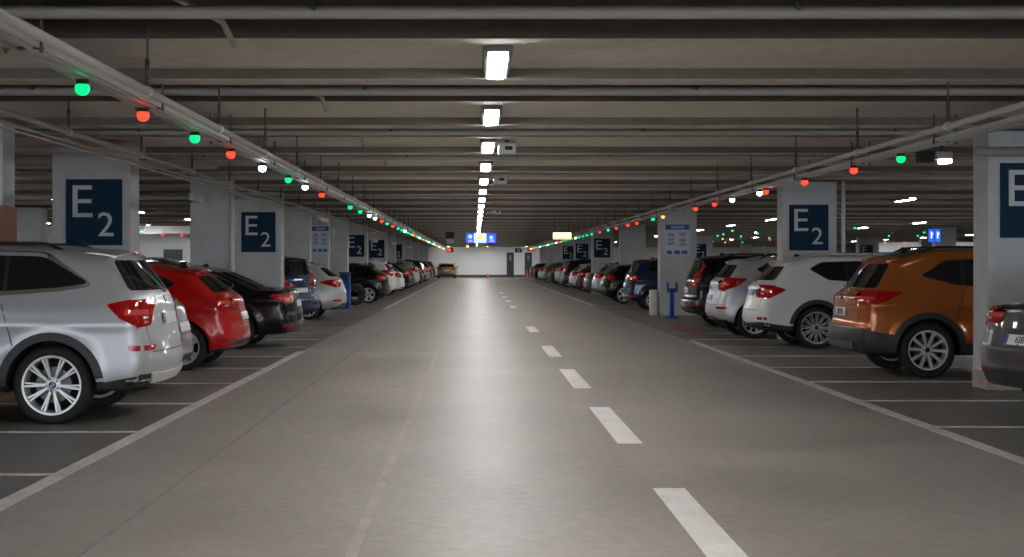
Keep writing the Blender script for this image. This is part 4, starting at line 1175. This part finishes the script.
# bracketed floodlight on the right tray
o = empty('hanging_floodlight', (5.86, 17.9, CH + 1.36)); tag(o, 'white lit floodlight with black box on a drop rod over the orange SUV', 'floodlight')
bm = B(); box(bm, 0, 0, -.02, .20, .26, .09, .015); obj('head', bm, M_white, o)
bm = B(); box(bm, .04, -.01, -.09, .13, .20, .06, .02); obj('lens', bm, E['W'], o)
bm = B(); box(bm, -.20, .02, -.03, .18, .2, .14, .01); obj('driver_box', bm, M_black, o)
bm = B(); tube(bm, [(0, 0, .02), (0, 0, HPAN - CH - 1.36)], .016, 8); obj('hanging_rod', bm, M_dsteel, o)
bm = B(); box(bm, 0, 0, HPAN - CH - 1.41, .16, .12, .10, .02); obj('ceiling_bracket', bm, M_black, o)

# cameras on the left pillars
def cctv(x, y, z, label, s=1.0):
    o = empty('security_camera', (x, y, z)); tag(o, label, 'camera', 'white cameras on the left pillars')
    bm = B(); box(bm, 0, 0, .02, .10 * s, .10 * s, .16 * s, .02); obj('mount', bm, M_white, o)
    bm = B(); tube(bm, [(0, -.03, .02), (.08 * s, -.16 * s, .0)], .02 * s, 8); obj('arm', bm, M_white, o)
    bm = B(); box(bm, 0, 0, 0, .14 * s, .32 * s, .13 * s, .02, rot=Matrix.Rotation(-.9, 4, 'Z') @ Matrix.Rotation(-.2, 4, 'X')); obj('case', bm, M_white, o, (.17 * s, -.2 * s, -.03 * s))
    bm = B(); lathe(bm, [(.03 * s, -.01), (.045 * s, -.01), (.045 * s, .02), (.03 * s, .02)], 14, 'y'); fix(bm); l = obj('lens', bm, M_black, o, (.06 * s, -.29 * s, -.06 * s)); l.rotation_euler = (0, 0, -.9)
cctv(-5.30, 26.6, CH + (HY - 198) * 26.6 / F_PX, 'white camera on the plain pillar behind the red hatchback', .85)
cctv(-4.0, 36.5, CH + (HY - 219) * 36.5 / F_PX, 'white camera beside the second left E2 pillar', .8)
cctv(-4.1, 56.5, CH + (HY - 240) * 56.5 / F_PX, 'white camera near the third left E2 pillar', .8)
cctv(-4.1, 69.0, CH + (HY - 243) * 69 / F_PX, 'white camera near the fourth left E2 pillar', .8)
cctv(-4.1, 86.0, CH + (HY - 247) * 86 / F_PX, 'white camera farthest down the left pillar row', .9)
bm = B(); box(bm, 0, 0, 0, .12, .08, .32, .02); tag(obj('wall_mount_call_box', bm, M_white, None, (-4.85, 48.75, CH + (HY - 233) * 48.8 / F_PX)), 'small white box on the pillar right of the left information board', 'box')

# overhead signs
def hang_sign(name, x, y, z, wd, ht, mats, label, dep=.12):
    o = empty(name, (x, y, z)); tag(o, label, 'sign')
    bm = B(); box(bm, 0, 0, ht / 2, wd + .04, dep, ht + .04, .01); obj('case', bm, M_black, o)
    for i, (x0, x1, z0, z1, m) in enumerate(mats):
        bm = B(); box(bm, (x0 + x1) / 2 * wd, -dep / 2 - .004, (z0 + z1) / 2 * ht, (x1 - x0) * wd, .012, (z1 - z0) * ht); obj('face', bm, m, o)
    bm = B()
    for s in (-.4, .4): tube(bm, [(s * wd, 0, ht), (s * wd, 0, HBM - z + .05)], .012, 6)
    obj('hanging_rod', bm, M_dsteel, o)
    return o
def eb(n, c, s): return pbr(n, c, .4, emit=c, estr=s)
Yd = 75.0; zz = lambda py, y: CH + (HY - py) * y / F_PX
BLU = eb('sign lit blue', (.02, .10, .85), .55); LB = eb('sign lit pale blue', (.35, .6, 1.), .5); WH = eb('sign lit white', (.9, .92, 1.), .42); YE = eb('sign lit yellow', (1., .66, .08), .5); VI = eb('sign lit violet', (.22, .18, .95), .8)
s = hang_sign('direction_sign', (481 - VX) * Yd / F_PX, Yd, zz(243, Yd), 1.57, .56, [(-.5, .5, 0, 1, BLU), (-.24, .18, .02, .98, WH)], 'lit blue, white and yellow direction sign hanging mid-lane')
for (cx, cz, r, m) in ((-.36, .60, .11, LB), (-.02, .55, .15, YE), (.34, .52, .10, LB)):
    bm = B(); lathe(bm, [(r, -.008), (r, .008)], 20, 'y', 0, False); fix(bm); obj('pictogram', bm, m, s, (cx * 1.57, -.076, cz * .56))
bm = B(); box(bm, -.36 * 1.57, -.078, .10, .22, .012, .10); box(bm, .36 * 1.57, -.078, .12, .26, .012, .12); obj('pictogram', bm, VI, s)
Yc = 50.0
CRM = eb('sign lit cream', (1.0, .88, .62), .9); ORG = eb('sign lit orange', (1., .42, .12), .7)
hang_sign('direction_sign', (562 - VX) * Yc / F_PX, Yc, zz(239.5, Yc), .64, .24, [(-.5, .5, .22, 1, CRM), (-.5, .5, 0, .2, ORG)], 'lit cream sign box hanging over the right side of the lane')
hang_sign('direction_sign', (450 - VX) * 72 / F_PX, 72, zz(244, 72), .40, .58, [(-.46, .46, .02, .45, pbr('grey white sign', (.55, .57, .6), .4)), (-.4, .4, .5, .9, M_plblack)], 'small black and white sign hanging left of the blue sign')
for (px, py, lab) in ((450, 251, 'small black box with red light at the end of the left tray'), (531, 250, 'small black box with red light at the end of the right tray')):
    yy = 139.0
    o = empty('exit_light', ((px - VX) * yy / F_PX, yy, zz(py, yy) - .1)); tag(o, lab, 'exit light')
    bm = B(); box(bm, 0, 0, .2, .7, .2, .42, .02); obj('case', bm, M_black, o)
    bm = B(); box(bm, .1 if px > 500 else -.1, -.105, .2, .3, .02, .25); obj('lens', bm, E['R'], o)
    bm = B(); tube(bm, [(0, 0, .4), (0, 0, HS - zz(py, yy) + .1)], .02, 6); obj('hanging_rod', bm, M_dsteel, o)
o = empty('wall_sign', ((518.5 - VX) * WALL_Y / F_PX, WALL_Y - .02, zz(252.5, WALL_Y))); tag(o, 'dark blue sign plate above the gap between the end wall doors', 'sign')
bm = B(); box(bm, 0, 0, .21, .70, .03, .42); obj('panel', bm, M_sign, o)
bm = B(); box(bm, 0, -.02, .2, .3, .01, .12); obj('printed_text', bm, M_signw, o)
o = empty('warning_light', ((467.5 - VX) * 120 / F_PX, 120, zz(246.5, 120))); tag(o, 'round amber warning light hanging before the end wall', 'lamp')
bm = B(); bmesh.ops.create_uvsphere(bm, u_segments=16, v_segments=10, radius=.13); obj('lens', bm, E['O'], o, smooth=60)
bm = B(); tube(bm, [(0, 0, .1), (0, 0, HBM - zz(246.5, 120))], .02, 6); obj('hanging_rod', bm, M_dsteel, o)
# blue hanging sign in the right aisle
s = hang_sign('aisle_sign', (934 - VX) * 62 / F_PX, 62, zz(242, 62), .52, .56, [(-.5, -.03, 0, 1, BLU), (.03, .5, 0, 1, BLU)], 'blue two-panel sign hanging over the right aisle above the orange SUV')
for cx in (-.26, .26):
    bm = B(); box(bm, cx * .52, -.072, .30, .06, .012, .30); box(bm, cx * .52 + .05, -.072, .36, .07, .012, .06); obj('pictogram', bm, WH, s)
# cones by the end wall
def cone(x, y, label, h=.75):
    o = empty('traffic_cone', (x, y, 0)); tag(o, label, 'traffic cone')
    bm = B(); box(bm, 0, 0, .02, .38, .38, .04, .01); obj('base', bm, M_black, o)
    bm = B(); lathe(bm, [(.14, .04), (.025, h), (.001, h)], 20, 'z', 0, False); obj('body', bm, pbr('cone orange', (.85, .14, .05), .5), o, smooth=50)
    bm = B(); lathe(bm, [(.106, h * .30), (.074, h * .55), (.07, h * .55), (.10, h * .30)], 20, 'z'); fix(bm); obj('reflective_band', bm, M_white, o)
cone((487.5 - VX) * 138 / F_PX, 138, 'single orange cone at the foot of the end wall', .45)
cone((527 - VX) * 134 / F_PX, 134, 'orange and white cone at the right end of the lane, in front of others', .9)
cone((530.5 - VX) * 135 / F_PX, 135, 'orange and white cone nearest the right row at the lane end', 1.0)

# left service block with a white beam and bright strip
wallbox('wall_partition', -21.5, 76, 0, -12.6, 76.3, HBM)
wallbox('door_5', -16.6, 75.93, 0, -15.6, 76, 2.2, M_door)
wallbox('wall_partition_return', -21.8, 54, 0, -21.5, 76.3, HBM)
wallbox('beam_white', -30, 60.2, 2.72, -9.0, 60.7, HBM, M_wall)
wallbox('wall_far_block', -30, 100, 0, -19, 100.3, HBM)
# right back rooms: lit openings
wallbox('wall_partition_right', 29.5, 110, 0, 39, 110.3, HBM)
for i, (x, wd, z1) in enumerate(((31.6, 1.9, 2.3), (37.2, 1.3, 2.3))):
    wallbox('door_%d' % (i + 3), x - wd / 2, 109.93, 0, x + wd / 2, 110, z1, M_door)
for (x, y) in ((30.2, 107.5), (32.4, 107.5), (34.6, 107.5), (36.8, 107.5), (38.6, 107.5), (-13.6, 58.7), (-15.2, 73.0), (-2.6, 139.4), (1.2, 139.4), (5.0, 139.4)):  # lamps added to brighten the partitions, the white beam and the end wall
    ceiling_light(x, y, HPAN, label=('added ceiling light close to the pale partition wall of the %s aisle' % ('right' if x > 0 else 'left')) if y < 130 else 'small ceiling light added to wash the end wall of the lane', group='added ceiling lights by the partition walls')
# ------------------------------------------------------------------ cars
SILV = paint('silver', (.56, .57, .60), .55, .38, .35); WHT = paint('white', (.76, .77, .78), 0, .36, .25); RED = paint('red', (.58, .006, .005), .1, .22, .5)
BLK = paint('black', (.004, .004, .005), 0, .2, .3); ORA = paint('burnt orange', (.46, .125, .018), .45, .28, .6); DBL = paint('dark blue', (.010, .020, .075), .2, .22)
BLU2 = paint('blue', (.010, .030, .13), .3, .25); GRY = paint('graphite grey', (.085, .088, .10), .55, .28); SIL2 = paint('light silver', (.42, .43, .45), .7, .3); DGR = paint('dark green', (.01, .03, .028), .3, .25)
YEL = paint('yellow green', (.27, .28, .10), .1, .4, .2); BRN = paint('dark red', (.10, .01, .012), .3, .25)
LBL = 'blue plate'
PBL = pbr('pale blue plate', (.16, .38, .68), .35)
# left row, rear bumpers towards the lane
car('suv', 'x3', SILV, -2.95, 14.10, -1, 'big silver SUV with black arches, nearest car in the left row', 2, None, ('', True), 'roundel')
car('hatchback', 'hatch', SIL2, -3.40, 16.95, -1, 'silver hatchback mostly hidden between the silver SUV and the red hatchback', 2, None, ('', False))
car('hatchback', 'hatch', RED, -3.28, 20.62, -1, 'bright red hatchback behind the silver SUV', 2, None, ('', False))
car('sedan', 'sedan', BLK, -3.10, 25.62, -1, 'glossy black sedan with chrome window trim beyond the red hatchback', 2, None, ('', False))
car('minivan', 'boxy', BLU2, -3.70, 34.0, -1, 'blue upright SUV turned towards the lane between black sedan and pale silver estate', 2, None, ('', False), None, -.45)
car('estate_car', 'estate', paint('pale silver', (.60, .61, .61), .35, .32, .4), -3.45, 38.3, -1, 'pale silver estate car with large red lamps beyond the blue SUV', 2, None, ('', False))
car('hatchback', 'hatch', BLK, -3.15, 53.2, -1, 'black hatchback beyond the blue stand in the left row', 2)
car('suv', 'compact', WHT, -3.25, 59.6, -1, 'tall white SUV directly beyond the black hatchback on the left', 1)
car('hatchback', 'hatch', WHT, -3.20, 65.0, -1, 'white hatchback next after the tall white SUV on the left', 1)
car('estate_car', 'estate', BLK, -3.20, 71.7, -1, 'black estate car after the white hatchback in the left row', 1)
car('hatchback', 'hatch', GRY, -3.20, 76.5, -1, 'grey hatchback after the black estate in the left row', 1)
car('suv', 'compact', SIL2, -3.20, 83.0, -1, 'light silver SUV about two thirds down the left row', 1)
car('hatchback', 'hatch', BLK, -3.20, 89.0, -1, 'black hatchback just after the light silver SUV, far down the left row', 1)
car('suv', 'boxy', DGR, -3.20, 95.0, -1, 'tall dark green SUV far down the left row', 1)
car('hatchback', 'hatch', SIL2, -3.20, 102.0, -1, 'small silver hatchback after the dark green SUV on the left', 1)
car('suv', 'compact', BRN, -3.20, 109.0, -1, 'dark red SUV close to the left end of the row', 1)
car('minivan', 'mpv', BLK, -3.20, 117.0, -1, 'black van near the left end of the row', 1)
car('hatchback', 'hatch', YEL, -.55, 136.5, -1, 'yellow-green small car at the end wall, last of the left row', 1, None, ('', False), None, -PI / 2)
car('suv', 'compact', BLK, -8.6, 44.5, -1, 'black SUV roof seen behind the red hatchback through the pillars', 1)
# right row
car('sedan', 'renault', GRY, 5.27, 14.75, 1, 'graphite grey sedan cut by the right edge, nearest car on the right', 2, None, ('6J855', True), 'diamond', .30)
car('suv', 'santafe', ORA, 4.90, 19.40, 1, 'burnt orange SUV with grey cladding between the right pillars', 2, None, ('DJ2155', True), 'oval')
car('suv', 'crossover', WHT, 4.88, 25.75, 1, 'white SUV with multi-spoke wheels left of the orange SUV', 2, None, ('', False, PBL), 'oval')
car('suv', 'compact', SILV, 4.72, 29.0, 1, 'silver SUV with big red lamps between the white and black SUVs', 2, None, ('', False, PBL), 'oval')
car('suv', 'boxy', BLK, 4.82, 33.2, 1, 'black SUV with tall vertical tail lamps beside the blue post', 2, None, ('', False))
car('minivan', 'mpv', DBL, 4.68, 45.0, 1, 'dark navy blue people carrier beyond the information board pillar', 2, None, ('', False))
car('hatchback', 'hatch', BLK, 4.65, 52.8, 1, 'black hatchback next beyond the navy people carrier', 1)
car('estate_car', 'estate', SIL2, 4.88, 59.6, 1, 'light silver estate car after the black hatchback on the right', 1)
car('sedan', 'sedan', GRY, 4.90, 64.2, 1, 'grey sedan after the silver estate in the right row', 1)
car('hatchback', 'hatch', BRN, 4.90, 69.6, 1, 'dark red hatchback in the middle of the right row', 1)
car('hatchback', 'hatch', SILV, 4.90, 74.5, 1, 'bright silver hatchback just before the tall black van on the right', 1)
car('minivan', 'boxy', BLK, 4.85, 80.2, 1, 'tall black van standing above its neighbours far down the right row', 1)
car('suv', 'compact', SIL2, 4.85, 87.0, 1, 'silver SUV just past the tall black van on the right', 1)
car('hatchback', 'hatch', BLK, 4.85, 94.0, 1, 'black hatchback far down the right row', 1)
car('estate_car', 'estate', GRY, 4.85, 101.5, 1, 'grey estate car far down the right row', 1)
car('hatchback', 'hatch', SILV, 4.85, 110.0, 1, 'silver hatchback close to the right end of the row', 1)
car('sedan', 'sedan', BLK, 4.85, 119.7, 1, 'black sedan second to last in the right row', 1)
car('hatchback', 'hatch', BRN, 4.85, 127.0, 1, 'dark red hatchback, last car of the right row', 1)

# ------------------------------------------------------------------ render look
vs = SC.view_settings; SC.display_settings.display_device = 'sRGB'
vs.view_transform = 'Standard'; vs.look = 'None'; vs.gamma = 1.0; vs.use_curve_mapping = False; vs.exposure = 1.3
cy = SC.cycles
cy.max_bounces = 6; cy.diffuse_bounces = 3; cy.glossy_bounces = 3; cy.transmission_bounces = 2
cy.caustics_reflective = False; cy.caustics_refractive = False; cy.sample_clamp_indirect = 4.0
cy.use_denoising = True
